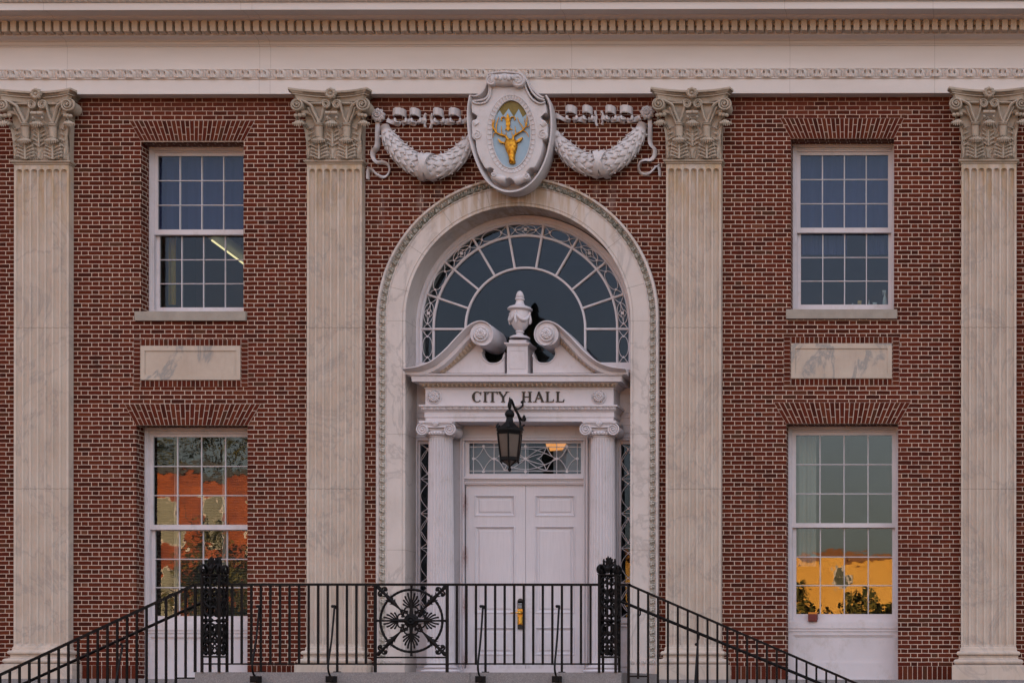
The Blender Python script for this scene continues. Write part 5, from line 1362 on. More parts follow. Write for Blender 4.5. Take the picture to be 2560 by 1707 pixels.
# ------------------------------------------------------------------ railings
def zr(py,px=1020): return Z(py,YR,px)
def landing_railing():
    o=empty('landing_railing',(X(1020,YR),YR,ZL),label='black iron railing across the landing with round medallion panel and two pierced newel posts',category='railing')
    def part(mb,name,mat='iron',par=None,**k):
        ob=mb.build(name,mat,par or o,**k)
        if par is None: ob.matrix_parent_inverse=Matrix.Translation(-o.location)
        return ob
    Xr=lambda p:X(p,YR,1560)
    zT=zr(1457.5); zTb=zr(1463.5); zbt=zr(1657); zbb=zr(1661)
    nl0,nl1=Xr(510),Xr(557.5); nr0,nr1=Xr(1499),Xr(1545)
    t=MB(); t.box(Xr(484),nl0-.0,YR-.022,YR+.022,zTb,zT); t.box(nl1,nr0,YR-.022,YR+.022,zTb,zT); t.box(nr1,Xr(1576),YR-.022,YR+.022,zTb,zT); part(t,'top_rail',smooth=0)
    b=MB(); b.box(nl0,Xr(1122),YR-.016,YR+.016,zbb,zbt); b.box(Xr(1122),nr1,YR-.016,YR+.016,zbb+.004,zbt+.004); part(b,'bottom_rail',smooth=0)
    bp=[580.4+23.9*i for i in range(15)]+[1142.3+23.86*i for i in range(15)]
    longs=(3,11,15+3,15+11)
    for i,p in enumerate(bp):
        m=MB(); w=.0135 ; x=Xr(p); z0=ZL if i in longs else zbb+.001; m.box(x-w,x+w,YR-w,YR+w,z0,zTb+.001)
        if i in longs: m.box(x-.04,x+.04,YR-.04,YR+.04,ZL,ZL+.012)
        part(m,'baluster',smooth=0)
    for p in (1571.5,): m=MB(); x=Xr(p); m.box(x-.017,x+.017,YR-.017,YR+.017,ZL-.35,zTb+.001); part(m,'baluster',smooth=0)
    m=MB(); x=Xr(488); m.box(x-.015,x+.015,YR-.015,YR+.015,ZL-.0,zTb+.001); part(m,'baluster',smooth=0)
    # medallion panel
    mp=MB(); S=crop(920,1440,6.032)
    def Q(u,v,y=0): q=S(u,v,YR); return Vector((q.x,YR+y,q.z))
    a,b_=Q(110,0).x,Q(1195,0).x
    for x in (a,b_): mp.box(x-.018,x+.018,YR-.018,YR+.018,ZL,zTb+.001)
    zz=Q(0,1220).z; mp.box(a,b_,YR-.013,YR+.013,zz-.012,zz+.012)
    k=1/6.032/160*23.07/26
    mp_c=(655,668)
    c=Q(*mp_c); rr=470*k
    N=96
    mp.tube([(c.x+rr*math.cos(2*PI*i/N),YR,c.z+rr*math.sin(2*PI*i/N)) for i in range(N)],[.0165+.003*(i%2) for i in range(N)],8,closed=True)
    # stubs to frame
    for d in ((0,1),(0,-1),(1,0),(-1,0)):
        e=535*k if d[1]!=0 else 530*k; mp.tube([(c.x+d[0]*rr,YR,c.z+d[1]*rr),(c.x+d[0]*e,YR,c.z+d[1]*e)],[.014,.02],8)
    def lp(du,dv,u0,v0,r,y=-.012): return None
    # palmettes on four arms
    for q in range(4):
        A=q*PI/2
        def W(r,t,y=-.01): # radial r, tangential t in crop px
            rx,rz=math.cos(A),math.sin(A); return Vector((c.x+(r*rx-t*rz)*k,YR+y,c.z+(r*rz+t*rx)*k))
        mp.tube([W(60,0),W(200,0),W(300,0),W(430,0),W(455,0)],[.03,.022,.014,.012,.016],8)
        for tip_r,tip_t in ((432,0),(408,50),(408,-50),(362,90),(362,-90),(306,112),(306,-112),(248,116),(248,-116)):
            pth=[W(180,0),W(180+(tip_r-180)*.45,tip_t*.38),W(180+(tip_r-180)*.8,tip_t*.85),W(tip_r,tip_t)]
            pp_=smoothpath(pth,4); mp.tube(pp_,[.008+.0065*i_/(len(pp_)-1) for i_ in range(len(pp_))],7); mp.ball(pp_[-1],.0145,7)
        for s in (-1,1):
        # small scrolls near the hub, one pair each arm
            sc_=W(138,s*72); mp.tube(smoothpath([W(200,s*10),W(205,s*55),W(185,s*92),W(140,s*105),W(112,s*85),W(118,s*60),W(140,s*62)],4),.0115,6); mp.ball(W(140,s*62),.014,7)
    # diagonal arms
    for q in range(4):
        A=PI/4+q*PI/2; rx,rz=math.cos(A),math.sin(A)
        def W(r,t,y=0): return Vector((c.x+(r*rx-t*rz)*k,YR+y,c.z+(r*rz+t*rx)*k))
        mp.tube([W(150,0),W(260,0),W(330,0),W(395,0),W(430,0),W(470,0),W(490,0),W(560,0),W(650,0),W(715,0),W(740,0)],[.012,.013,.022,.036,.030,.034,.030,.020,.022,.030,.018],8,.7)
        for r,t in ((420,42),(470,52),(540,40),(600,30),(380,46)):
            for s in (-1,1): mp.tube([W(r,s*t*.5),W(r+18,s*t*.9),W(r+34,s*t*1.25)],[.012,.008,.003],6)
        for s in (-1,1):
            mp.tube(smoothpath([W(640,0),W(655,s*45),W(625,s*78),W(590,s*62),W(600,s*40)],4),.0125,6); mp.ball(W(612,s*52),.024,8)
        for s in (-1,1): mp.tube(smoothpath([W(90,s*20),W(150,s*40),W(200,s*24),W(235,0)],4),.011,6)
    mp.lathe([(.105*.95,.012),(.105*.95,-.018),(.08,-.03),(.05,-.022),(.045,-.03),(0,-.055)],(c.x,YR,c.z),'y',24); flower(mp,(c.x,YR-.02,c.z),.075,8,.03)
    part(mp,'medallion_panel',smooth=50)
    # newel posts
    for x0,x1 in ((nl0,nl1),(nr0,nr1)):
        w=x1-x0; xc=(x0+x1)/2; yc=YR+w*.12; y0,y1=yc-w/2,yc+w/2; n=MB(); zpt=zr(1437.5); zpb=zr(1641)
        for xx in (x0+.014,x1-.014):
            for yy in (y0+.014,y1-.014): n.box(xx-.0155,xx+.0155,yy-.0155,yy+.0155,ZL,zpt)
        n.box(x0-.008,x1+.008,y0-.008,y1+.008,zpt,zpt+.014); n.box(x0+.02,x1-.02,y0+.002,y0+.02,zpb-.012,zpb+.012); n.box(x0+.02,x1-.02,y1-.02,y1-.002,zpb-.012,zpb+.012)
        n.box(x0+.002,x0+.02,y0+.02,y1-.02,zpb-.012,zpb+.012); n.box(x1-.02,x1-.002,y0+.02,y1-.02,zpb-.012,zpb+.012)
        N2=part(n,'newel_post',smooth=0)
        sc2=MB(); H=zpt-zpb
        # 2D pattern on half face: coordinates s 0..1 (centre to edge), t 0..1 bottom..top  
        V=lambda v:(1260-v)/(1260-310)
        def pat(map2):
            def pth(pts,r=.0085,n=4): sc2.tube(smoothpath([map2(*p) for p in pts],n),r*1.25,5)
            for e in (-1,1):
                pth([(0,V(370)),(e*.3,V(335)),(e*.75,V(345)),(e*.8,V(385)),(e*.45,V(400)),(e*.35,V(375))]); pth([(0,V(420)),(e*.35,V(400)),(e*.85,V(430))],.009)
                pth([(0,V(560)),(e*.15,V(500)),(e*.5,V(465)),(e*.85,V(485)),(e*.8,V(520)),(e*.6,V(510))],.0115); pth([(0,V(580)),(e*.3,V(520)),(e*.6,V(535)),(e*.9,V(560))],.010)
                pth([(0,V(690)),(e*.45,V(660)),(e*.85,V(615)),(e*.7,V(575)),(e*.4,V(590)),(e*.45,V(620)),(e*.6,V(615))],.0115)
                pth([(0,V(790)),(e*.55,V(770)),(e*.8,V(710)),(e*.45,V(680)),(e*.1,V(700))],.014); pth([(e*.9,V(640)),(e*.8,V(720)),(e*.9,V(790))],.010)
                pth([(0,V(880)),(e*.55,V(900)),(e*.8,V(955)),(e*.45,V(1000)),(e*.1,V(970))],.014); pth([(e*.9,V(900)),(e*.85,V(960)),(e*.9,V(1020))],.010)
                pth([(0,V(990)),(e*.4,V(1010)),(e*.85,V(1050)),(e*.75,V(1100)),(e*.4,V(1090)),(e*.45,V(1060)),(e*.6,V(1070))],.0115)
                pth([(0,V(1110)),(e*.4,V(1100)),(e*.85,V(1150)),(e*.5,V(1160)),(0,V(1120))],.009); pth([(0,V(1130)),(e*.2,V(1200)),(e*.6,V(1230)),(e*.9,V(1200)),(e*.7,V(1170))],.0115)
                pth([(0,V(1150)),(e*.1,V(1210)),(e*.3,V(1250))],.008)
            pth([(0,V(310)),(0,V(500)),(0,V(700)),(0,V(900)),(0,V(1100)),(0,V(1255))],.0125,2)
            q=map2(0,V(842)); sc2.ball(q,.046,10,sz=.75,sy=.7); q=map2(0,V(600)); sc2.ball(q,.028,8,sz=1.5); q=map2(0,V(1090)); sc2.ball(q,.024,8,sz=1.5)
            for v in (310,842): pth([(-.95,V(v)),(0,V(v)),(.95,V(v))],.007,2)
        hw=w/2-.03
        pat(lambda s,t:Vector((xc+s*hw,y0+.010,zpb+.012+t*H*.985))); pat(lambda s,t:Vector((xc+s*hw,y1-.010,zpb+.012+t*H*.985)))
        pat(lambda s,t:Vector((x0+.010,yc+s*hw,zpb+.012+t*H*.985))); pat(lambda s,t:Vector((x1-.010,yc+s*hw,zpb+.012+t*H*.985)))
        part(sc2,'scroll_panel',par=N2,smooth=60)
        fn=MB(); zc=zpt+.014
        for ax in (0,1):
            for f_ in (-1,1):
                def G(s,h,ax=ax,f_=f_): return Vector((xc+s*w*.5,yc+f_*w*.42,zc+h)) if ax==0 else Vector((xc+f_*w*.42,yc+s*w*.5,zc+h))
                for e in (-1,1):
                    fn.tube(smoothpath([G(0,.01),G(e*.35,.10),G(e*.75,.125),G(e*1.08,.09),G(e*1.05,.03),G(e*.75,.012),G(e*.62,.045),G(e*.8,.065)],4),[.016]*9+[.014]*10+[.012]*10,7)
                fn.ball(G(0,.075),.032,8,sz=1.3)
                # palmette
                def G2(s,h,f_=f_,ax=ax): return Vector((xc+s*w*.5,yc+f_*w*.30,zc+h)) if ax==0 else Vector((xc+f_*w*.30,yc+s*w*.5,zc+h-.03))
                for i,(a,l) in enumerate(((90,.150),(66,.138),(114,.138),(42,.112),(138,.112),(15,.080),(165,.080))):
                    ca,sa=math.cos(R(a)),math.sin(R(a)); fn.tube([G2(0,.11),G2(ca*l*2.4,.11+sa*l*.5),G2(ca*l*3.0,.11+sa*l*.8),G2(ca*l*3.1,.11+sa*l*.92)],[.006,.0095,.0115,.006],6); fn.ball(G2(ca*l*3.05,.11+sa*l*.86),.0125,6)
                fn.ball(G2(0,.115),.024,8)
        part(fn,'finial',par=N2,smooth=60)
    # raking braces on the outside
    for px in (1208,1398,650,837.5):
        pb=px-5
        br=MB(); z1=zr(1516,px)
        x=Xr(px+1); pts=[Vector((x,YR-.03,z1)),Vector((x,YR-.045,z1-.06)),Vector((x,YR-.13,z1-.45)),Vector((x,YR-.24,zr(1655,px))),Vector((x,-3.17,Z(1676,-3.17,px))),Vector((x,-3.09,Z(1692,-3.1,px)))]
        br.tube(smoothpath(pts,4),.0145,8); br.tube([(x-.035,YR-.03,z1+.005),(x+.004,YR-.03,z1+.005)],.02,8); br.ball((x-.03,YR-.03,z1+.005),.022,8); br.box(x-.012,x+.012,YR-.04,YR-.005,z1-.03,z1+.02)
        zf=Z(1697,-3.08,px); br.box(x-.052,x+.052,-3.14,-2.998,zf-.045,zf+.045)
        for e in (-1,1): br.ball((x+e*.034,-3.145,zf-.02),.010,6)
        part(br,'brace',smooth=40)
    return o
landing_railing()
def stair_railing(s):
    Xr=lambda p:X(p,YR,1560)
    if s<0:
        p0=P(486,1461,YR); p1=P(0,1686,YR); xs=[1300/1,]; bps=[1137/2.45-24.42*i for i in range(36)]; bx0=X(443,YR,1694); bx1=X(486,YR,1694); lab='black iron railing sloping down the left stair with a round handrail'
        h0=P(509,1503.5,YR+.07); h1=P(70,1703,YR+.07)
    else:
        p0=P(1572,1461,YR); p1=P(2140,1707,YR); bps=[1600+45/2.45+24.75*i-24.75*0 for i in range(36)]; bps=[1595.5+24.75*i for i in range(36)]; bx0=X(1573,YR,1690); bx1=X(1622,YR,1690); lab='black iron railing sloping down the right stair with a round handrail'
        h0=P(1552,1502,YR+.07); h1=P(2050,1707,YR+.07)
    o=empty('stair_railing',(p0.x,YR,ZL-.2),label=lab,category='railing')
    def part(mb,name,mat='iron',**k):
        ob=mb.build(name,mat,o,**k); ob.matrix_parent_inverse=Matrix.Translation(-o.location); return ob
    sl=(p1.z-p0.z)/(p1.x-p0.x)  # slope
    steps_len=3.9; xe=p0.x+s*steps_len; f=lambda x:p0.z+(x-p0.x)*sl
    t=MB(); r=.022; t.loft([[(x,YR-r,f(x)-.018),(x,YR+r,f(x)-.018),(x,YR+r,f(x)+.018),(x,YR-r,f(x)+.018)] for x in (p0.x,xe)]); part(t,'top_rail',smooth=0)
    n=10; ri=ZL/n; sle=SL_L if s<0 else SL_R; tr=ri/sle; xe0=xl0 if s<0 else xr0
    def floor_z(x):
        d=(x-xe0)*s
        if d<0: return ZL
        i=int(d/tr); return max(0,ZL-(i+1)*ri)
    bps=[b for b in bps]
    for i,px in enumerate(bps):
        x=X(px,YR,1600)
        if (x-p0.x)*s>steps_len-.02: break
        if (x-p0.x)*s<.04: continue
        m=MB(); w=.0135; zb=floor_z(x)
        if i==(0 if s<0 else 0): zb=Z(1694,YR,px)-.01
        m.box(x-w,x+w,YR-w,YR+w,zb,f(x)-.012); part(m,'baluster',smooth=0)
    xp=xe; m=MB(); m.box(xp-.03,xp+.03,YR-.03,YR+.03,0,f(xp)+.02); m.ball((xp,YR,f(xp)+.05),.045,10); part(m,'newel_post',smooth=30)
    b=MB(); zz=Z(1694 if s<0 else 1689.5,YR,450 if s<0 else 1600); b.box(bx0,bx1,YR-.013,YR+.013,zz-.011,zz+.011); part(b,'bottom_rail',smooth=0)
    hs=(h1.z-h0.z)/(h1.x-h0.x); xh=xe; h=MB()
    h.tube([h0,Vector((xh,h0.y,h0.z+(xh-h0.x)*hs))],.0215,12); part(h,'handrail',smooth=50)
    k=MB()
    for px in ((312,) if s<0 else (1598,1745,)) :
        x=X(px,YR,1600); q=Vector((x,YR+.07,h0.z+(x-h0.x)*hs)); k.tube(smoothpath([q+Vector((0,0,-.02)),q+Vector((.0,0,-.07)),Vector((x,YR+.01,q.z-.09))],4),.010,7)
        part(k,'handrail_bracket',smooth=50); k=MB()
    for px,py in (((310,1610),) if s<0 else ((1745,1610),)):
        x=X(px,YR,py); z=Z(py,YR,px); k.tube(smoothpath([(x,YR-.03,z),(x,YR-.05,z-.06),(x,YR-.17,z-.4),(x,YR-.22,z-.62),(x,-3.1,z-.72)],4),.0145,8); k.ball((x-.02,YR-.03,z),.022,8); k.box(x-.05,x+.05,-3.14,-2.998,z-.80,z-.70)
    part(k,'brace',smooth=50)
stair_railing(-1); stair_railing(1)
# ------------------------------------------------------------------ lantern
def lantern():
    S=crop(1200,980,7.464); YL=-.74
    k=1/7.464/160*25.26/26
    def q(u,v,y=YL): return S(u,v,y)
    c0=q(553,900); cx=c0.x
    o=empty('wall_lantern',(cx,YL,q(553,1330).z),label='black iron hanging lantern with amber glass in front of the entrance',category='lantern')
    def part(mb,name,mat='iron',**kk):
        ob=mb.build(name,mat,o,**kk); ob.matrix_parent_inverse=Matrix.Translation(-o.location); return ob
    z=lambda v:q(553,v).z
    A=[R(-20-60*i) for i in range(6)]  # camera side is -y
    def hexr(r,zz): return [(cx+r*k*math.cos(a),YL+r*k*math.sin(a),zz) for a in A]
    R1,R0=236,178
    fr=MB()
    for i in range(6):
        a=A[i]; fr.tube([(cx+R1*k*math.cos(a),YL+R1*k*math.sin(a),z(770)),(cx+R0*k*math.cos(a),YL+R0*k*math.sin(a),z(1235))],.0135,6)
        # foot drops
        fr.tube([(cx+R0*k*math.cos(a),YL+R0*k*math.sin(a),z(1240)),(cx+R0*k*math.cos(a),YL+R0*k*math.sin(a),z(1300))],[.013,.008],6); fr.ball((cx+R0*k*math.cos(a),YL+R0*k*math.sin(a),z(1312)),.013,6)
        fr.tube([(cx+R0*k*.92*math.cos(a),YL+R0*k*.92*math.sin(a),z(1270)),(cx,YL,z(1385))],.009,6)
        # crown points
        fr.tube([(cx+(R1+8)*k*math.cos(a),YL+(R1+8)*k*math.sin(a),z(690)),(cx+(R1+5)*k*math.cos(a),YL+(R1+5)*k*math.sin(a),z(640)),(cx+(R1-15)*k*math.cos(a),YL+(R1-15)*k*math.sin(a),z(600))],[.028,.020,.006],7)
    fr.loft([hexr(R1+18,z(690)),hexr(R1+22,z(705)),hexr(R1+22,z(735)),hexr(R1+5,z(760)),hexr(R1,z(800)),hexr(R1-14,z(800)),hexr(R1-14,z(700))])
    fr.loft([hexr(R0+10,z(1215)),hexr(R0+10,z(1275)),hexr(R0-6,z(1290)),hexr(R0-12,z(1290)),hexr(R0-12,z(1215))])
    fr.ball((cx,YL,z(1440)),.030,10); fr.tube([(cx,YL,z(1380)),(cx,YL,z(1420))],[.02,.012],8)
    part(fr,'frame',smooth=40)
    rf=MB(); rf.lathe([(0,0),(.0,0)],(cx,YL,z(690)),'z',6) if False else None
    rings=[hexr(r,z(v)) for r,v in ((R1+10,690),(R1-30,675),(165,640),(118,600),(80,560),(66,500),(62,462))]; rf.loft(rings)
    rf.lathe([(r*k,z(v)-z(462)) for r,v in ((60,470),(78,455),(88,425),(86,390),(66,355),(40,335),(26,325),(18,318),(26,300),(38,260),(36,215),(22,170),(14,130),(10,100),(0,92))],(cx,YL,z(462)),'z',14)
    part(rf,'roof_cap',smooth=40)
    for i in range(6):
        a,b=A[i],A[(i+1)%6]; g=MB(); m=(math.cos((a+b)/2),math.sin((a+b)/2))
        def pt(r,an,zz,o_=0): return (cx+(r-9)*k*math.cos(an)-m[0]*o_,YL+(r-9)*k*math.sin(an)-m[1]*o_,zz)
        g.loft([[pt(R1,a,z(800)),pt(R1,b,z(800)),pt(R0,b,z(1215)),pt(R0,a,z(1215))],[pt(R1,a,z(800),.006),pt(R1,b,z(800),.006),pt(R0,b,z(1215),.006),pt(R0,a,z(1215),.006)]])
        part(g,'glass_panel','lamp_glass',smooth=0)
    g=MB(); g.lathe([(150*k,z(1285)-z(1385)),(10*k,0)],(cx,YL,z(1385)),'z',6); part(g,'glass_panel','lamp_glass',smooth=0)
    # bracket: gooseneck from the lintel soffit up over the lantern
    b=MB(); zc=z(110)
    def w(y,zz): return Vector((cx,y,zz))
    b.tube(smoothpath([w(.04,Z(1040,.04)),w(-.10,Z(1050,-.1)),w(-.30,Z(1035,-.3)),w(-.50,z(230)),w(YL+.10,z(135)),w(YL+.02,z(150)),w(YL,z(200))],6),.021,8)
    b.tube(smoothpath([w(-.50,z(240)),w(-.32,Z(1022,-.32)),w(-.14,Z(1018,-.14)),w(-.05,Z(1012,-.05)),w(-.06,Z(1003,-.06)),w(-.12,Z(1006,-.12))],5),.015,8)
    b.tube(smoothpath([w(.03,Z(1062,.03)),w(-.12,Z(1066,-.12)),w(-.22,Z(1050,-.2)),w(-.36,Z(1030,-.36))],5),.014,8)
    zz=Z(1048,.04); b.lathe([(.035,0),(.035,-.012),(0,-.02)],(cx,yE-.012,zz),'y',12)
    part(b,'bracket',smooth=50)
lantern()
# ------------------------------------------------------------------ small things
def small():
    # red alarm box on the lower right window's bottom rail
    a=MB(); y=.30; p0=P(2022,1530,y); p1=P(2044,1553,y); o=empty('alarm_box',((p0.x+p1.x)/2,y,p1.z),label='dark red alarm box with amber top on the white rail of the lower right window',category='alarm box')
    inv=Matrix.Translation(-o.location)
    a.box(p0.x,p1.x,y-.10,y+.10,p1.z,p0.z-.03); a.box(p0.x+.015,p1.x-.015,y-.108,y-.09,p1.z+.02,p0.z-.05); a.box(p0.x-.004,p1.x+.004,y-.103,y-.097,p1.z+.0,p1.z+.012)
    b=a.build('case','red_box',o,smooth=0); b.matrix_parent_inverse=inv
    a=MB(); a.box(p0.x+.004,p1.x-.004,y-.095,y+.06,p0.z-.03,p0.z); b=a.build('lens','amber',o,smooth=0); b.matrix_parent_inverse=inv
    # items on the sill inside the upper right window
    yy=.50; zb=Z(766,.42,2150)
    def bottle(px,h,r,mat,label,cone=False,cat='bottle',name='bottle'):
        x=X(px,yy,760); m=MB()
        if cone: m.loft([[(x-r*1.5,yy-.01,zb-.02+h),(x+r*1.5,yy-.01,zb-.02+h),(x+r*1.5,yy+.01,zb-.02+h),(x-r*1.5,yy+.01,zb-.02+h)],[(x-r,yy-r*.8,zb),(x+r,yy-r*.8,zb),(x+r,yy+r*.8,zb),(x-r,yy+r*.8,zb)],[(x-r*.9,yy-r*.8,zb-.03),(x+r*.9,yy-r*.8,zb-.03),(x+r*.9,yy+r*.8,zb-.03),(x-r*.9,yy+r*.8,zb-.03)]])
        else: m.lathe([(r*.9,-.03),(r,0),(r,h*.5),(r*.85,h*.6),(r*.4,h*.72),(r*.4,h*.9),(r*.5,h*.92),(r*.5,h),(0,h)],(x,yy,zb),'z',16)
        ob=m.build(name,mat,None,smooth=30,label=label,category=cat)
    bottle(2131.5,.07,.022,'plastic','short white pump bottle standing just left of a tan tube on the sill',name='bottle')
    bottle(2149,.13,.022,'cardboard','tan squeeze tube standing cap down on the window sill',True,'tube','squeeze_tube')
    bottle(2172.5,.12,.014,'plastic','slim white bottle standing just right of the muntin on the window sill')
    bottle(2187,.10,.024,'plastic','white squeeze tube standing cap down beside the tall spray bottle',True,'tube','squeeze_tube')
    m=MB(); x=X(2212,yy,750); m.lathe([(.035,-.03),(.038,0),(.036,.10),(.028,.15),(.014,.19),(.014,.22),(.02,.225),(.02,.25),(0,.26)],(x,yy,zb),'z',16); m.box(x-.04,x+.02,yy-.01,yy+.01,zb+.25,zb+.275); m.tube([(x-.03,yy,zb+.25),(x-.03,yy,zb+.20)],.006,6)
    m.build('spray_bottle','plastic',None,smooth=30,label='tall pale spray bottle at the right end of the window sill',category='spray bottle')
    m=MB(); q0=P(1362,1101,.585); q1=P(1420,1127,.585); m.prism([(q0.x,q0.z),(q0.x+.04,q1.z+.02),(q0.x+.06,q1.z+.08),(q0.x+.08,q1.z),(q1.x-.09,q1.z+.02),(q1.x,q0.z)],.585,.597)
    m.build('ceiling_light','lamp_orange',None,smooth=0,label='warm orange lamp glow just right of the lantern behind the transom window',category='ceiling light')
    # fluorescent fixture inside the upper left window
    o=empty('ceiling_light',(X(600,1.6),1.6,Z(560,1.6)),label='lit fluorescent ceiling light seen through the upper left window',category='ceiling light')
    inv=Matrix.Translation(-o.location)
    a=P(535,590,1.7); b=P(640,668,2.6)
    def qd(mb,a,b,w,th):
        d=(b-a).normalized(); n=Vector((0.35,0,-1)).cross(d).normalized(); up=d.cross(n).normalized()
        mb.loft([[p+n*w+up*th,p-n*w+up*th,p-n*w-up*th,p+n*w-up*th] for p in (a,b)])
    h=MB(); qd(h,a+Vector((0,.02,.03)),b+Vector((0,.02,.03)),.13,.02); q=h.build('housing','plastic',o,smooth=0); q.matrix_parent_inverse=inv
    for e in (-.06,.06):
        h=MB(); h.tube([a+Vector((e*.6,0,-.012+e)),b+Vector((e*.6,0,-.012+e))],.016,8); q=h.build('tube_lamp','tube',o,smooth=0); q.matrix_parent_inverse=inv
small()
# ------------------------------------------------------------------ across the street (seen in the reflections)
def far_building(name,x0,x1,y,z1,mat,label,wcols,wrows,pitch_roof=0,ww=.65,wh=1.0,zs=None,rmat='slate'):
    o=empty(name,((x0+x1)/2,y,0),label=label,category='building'); inv=Matrix.Translation(-o.location)
    def part(mb,n,m,par=None): 
        q=mb.build(n,m,par or o,smooth=0)
        if par is None: q.matrix_parent_inverse=inv
        return q
    w=MB(); w.box(x0,x1,y-12,y,0,z1); part(w,'wall',mat)
    r=MB(); r.box(x0-.3,x1+.3,y-12.3,y+.35,z1,z1+.5)
    if pitch_roof: r.loft([[(x0-.3,y-12.3,z1+.5),(x1+.3,y-12.3,z1+.5),(x1+.3,y+.3,z1+.5),(x0-.3,y+.3,z1+.5)],[(x0+1,y-6.5,z1+pitch_roof),(x1-1,y-6.5,z1+pitch_roof),(x1-1,y-5.5,z1+pitch_roof),(x0+1,y-5.5,z1+pitch_roof)]])
    part(r,'roof',rmat)
    cw=(x1-x0)/wcols; rh=z1/wrows
    for i in range(wcols):
        for j in range(wrows):
            xc=x0+cw*(i+.5); zc=zs[j] if zs else rh*(j+.55); m=MB(); m.box(xc-ww,xc+ww,y-.02,y+.06,zc-wh,zc+wh); f=part(m,'window','stone')
            g=MB(); g.box(xc-ww+.14,xc+ww-.14,y+.05,y+.075,zc-wh+.12,zc-.03); g.box(xc-ww+.14,xc+ww-.14,y+.05,y+.075,zc+.03,zc+wh-.12); part(g,'pane','far_glass',f)
far_building('brick_building',-64,-40,-92,16.5,'red_brick_far','tall orange red brick building across the street behind the bare trees',7,3,0,.85,1.75,(3.5,8.3,13.0))
far_building('stucco_building',-24,16,-95,11.0,'ochre_far','long ochre building across the street facing the entrance',9,1,0,.5,.8,(9.3,),'ochre_dark')
def tree(x,y,h,cr,label,seed,n=2600):
    rnd=random.Random(seed); o=empty('tree',(x,y,0),label=label,category='tree',group='trees along the far pavement'); inv=Matrix.Translation(-o.location)
    t=MB(); pts=[Vector((x,y,0)),Vector((x+.1,y,h*.25)),Vector((x-.1,y+.1,h*.5)),Vector((x,y,h*.8))]; t.tube(pts,[.28,.22,.16,.05],8)
    for k in range(9):
        a=rnd.uniform(0,2*PI); z0=h*rnd.uniform(.25,.6); t.tube(smoothpath([(x,y,z0),(x+cr*.4*math.cos(a),y+cr*.4*math.sin(a),z0+h*.12),(x+cr*.8*math.cos(a),y+cr*.8*math.sin(a),z0+h*.28)],3),[.09,.08,.07,.06,.05,.035,.02],5)
    q=t.build('trunk','bark',o,smooth=50); q.matrix_parent_inverse=inv
    c=MB(); cl=[(Vector((x+rnd.gauss(0,cr*.42),y+rnd.gauss(0,cr*.42),h*.62+rnd.gauss(0,h*.15))),rnd.uniform(.5,1.1)*cr*.36) for _ in range(22)]
    for i in range(n):
        cc,r=rnd.choice(cl); d=Vector((rnd.gauss(0,1),rnd.gauss(0,1),rnd.gauss(0,1))).normalized()*r*rnd.random()**.4; p=cc+d; a=Vector((rnd.gauss(0,1),rnd.gauss(0,1),rnd.gauss(0,1))).normalized(); b=a.orthogonal().normalized(); s=rnd.uniform(.10,.2)
        c.add([p-a*s,p+b*s*.6,p+a*s,p-b*s*.6],[(0,1,2,3)])
    q=c.build('crown','foliage',o,smooth=0,recalc=False); q.matrix_parent_inverse=inv
for i,(x,y,h,cr,l) in enumerate(((-43.6,-80,15.0,3.0,'bushy tree in front of the left end of the orange brick building'),(-39.6,-76,9.5,3.0,'low dense tree at the right corner of the orange brick building'),(-52,-80,12.5,3.6,'tallest tree in front of the orange brick building'),(-30,-80,10,3.5,'round tree in the gap between the two far buildings'),(-2.6,-50,5.9,2.2,'low tree nearest the road facing the left pilasters'),(1.9,-51,6.3,2.7,'small round tree nearest the road facing the entrance'),(-55,-108,29,4.5,'very tall tree rising behind the orange brick building'),(-61,-106,27,4.5,'tall spreading tree behind the left end of the orange brick building'),(13,-82,9,3.2,'tree at the right end of the ochre building'))):
    tree(x,y,h,cr,l,i+10)
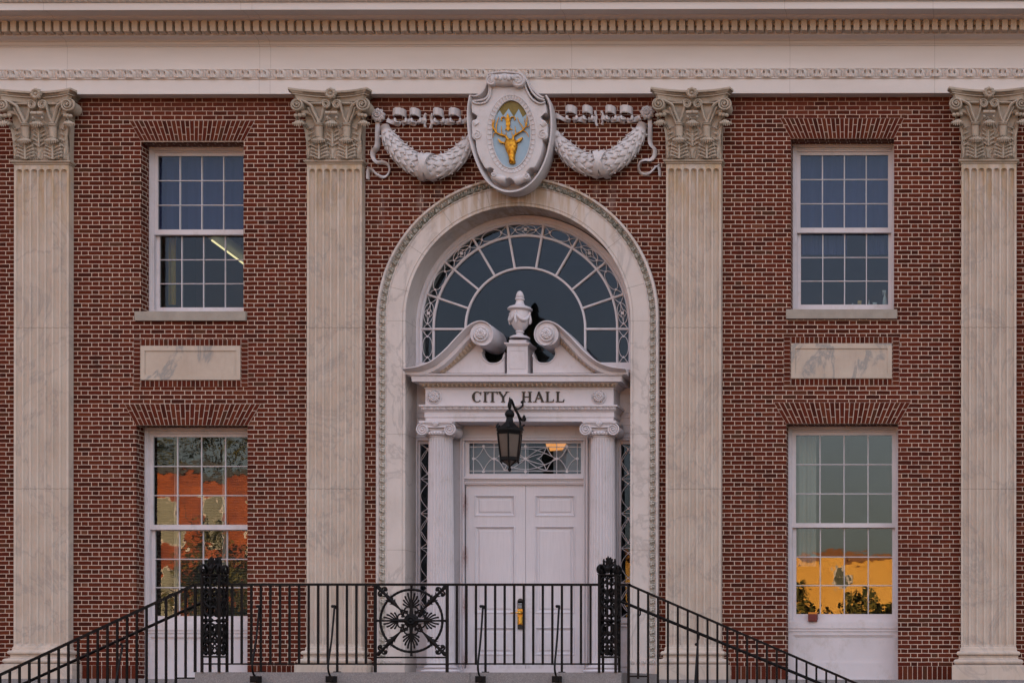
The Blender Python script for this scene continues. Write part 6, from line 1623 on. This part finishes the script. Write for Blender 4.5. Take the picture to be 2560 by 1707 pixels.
# ------------------------------------------------------------------ light
SUN_EL=R(6.0); SUN_AZ=R(-40)   # behind the building, a little to the left
w=bpy.data.worlds.new('World'); sc.world=w; w.use_nodes=True; nt=w.node_tree; nt.nodes.clear()
sky=nt.nodes.new('ShaderNodeTexSky'); sky.sky_type='NISHITA'; sky.sun_disc=False; sky.sun_elevation=SUN_EL; sky.sun_rotation=SUN_AZ
sky.altitude=50; sky.air_density=1.0; sky.dust_density=.4; sky.ozone_density=2.5
mul=nt.nodes.new('ShaderNodeMix'); mul.data_type='RGBA'; mul.blend_type='MULTIPLY'; mul.inputs[0].default_value=1; mul.inputs[7].default_value=(2.04,1.07,.735,1)
bg=nt.nodes.new('ShaderNodeBackground'); bg.inputs[1].default_value=.15; out=nt.nodes.new('ShaderNodeOutputWorld')
nt.links.new(sky.outputs[0],mul.inputs[6]); geo=nt.nodes.new('ShaderNodeNewGeometry'); sx=nt.nodes.new('ShaderNodeSeparateXYZ'); nt.links.new(geo.outputs['Incoming'],sx.inputs[0])
ab=nt.nodes.new('ShaderNodeMath'); ab.operation='MULTIPLY'; ab.inputs[1].default_value=-1; nt.links.new(sx.outputs[2],ab.inputs[0])
mr=nt.nodes.new('ShaderNodeMapRange'); mr.inputs[1].default_value=0.0; mr.inputs[2].default_value=.8; mr.inputs[3].default_value=0; mr.inputs[4].default_value=1; nt.links.new(ab.outputs[0],mr.inputs[0])
mc_=nt.nodes.new('ShaderNodeMix'); mc_.data_type='RGBA'; nt.links.new(mr.outputs[0],mc_.inputs[0]); mc_.inputs[6].default_value=(.05,.14,.26,1); mc_.inputs[7].default_value=(2.5,2.42,2.38,1)
m2=nt.nodes.new('ShaderNodeVectorMath'); m2.operation='MULTIPLY'; nt.links.new(mul.outputs[2],m2.inputs[0]); nt.links.new(mc_.outputs[2],m2.inputs[1])
nt.links.new(m2.outputs[0],bg.inputs[0]); nt.links.new(bg.outputs[0],out.inputs[0])
sl=bpy.data.lights.new('sun','SUN'); sl.energy=5.0; sl.angle=R(.5); sl.color=(1,.62,.30)
so=bpy.data.objects.new('sun',sl); COL.objects.link(so)
d=Vector((math.sin(SUN_AZ)*math.cos(SUN_EL),math.cos(SUN_AZ)*math.cos(SUN_EL),math.sin(SUN_EL)))
so.rotation_euler=d.to_track_quat('Z','Y').to_euler(); so.location=(0,20,30)
vs=sc.view_settings; sc.display_settings.display_device='sRGB'; vs.view_transform='Standard'; vs.look='None'; vs.gamma=1; vs.exposure=2.47
sc.cycles.max_bounces=6; sc.cycles.transparent_max_bounces=12; sc.cycles.use_denoising=True
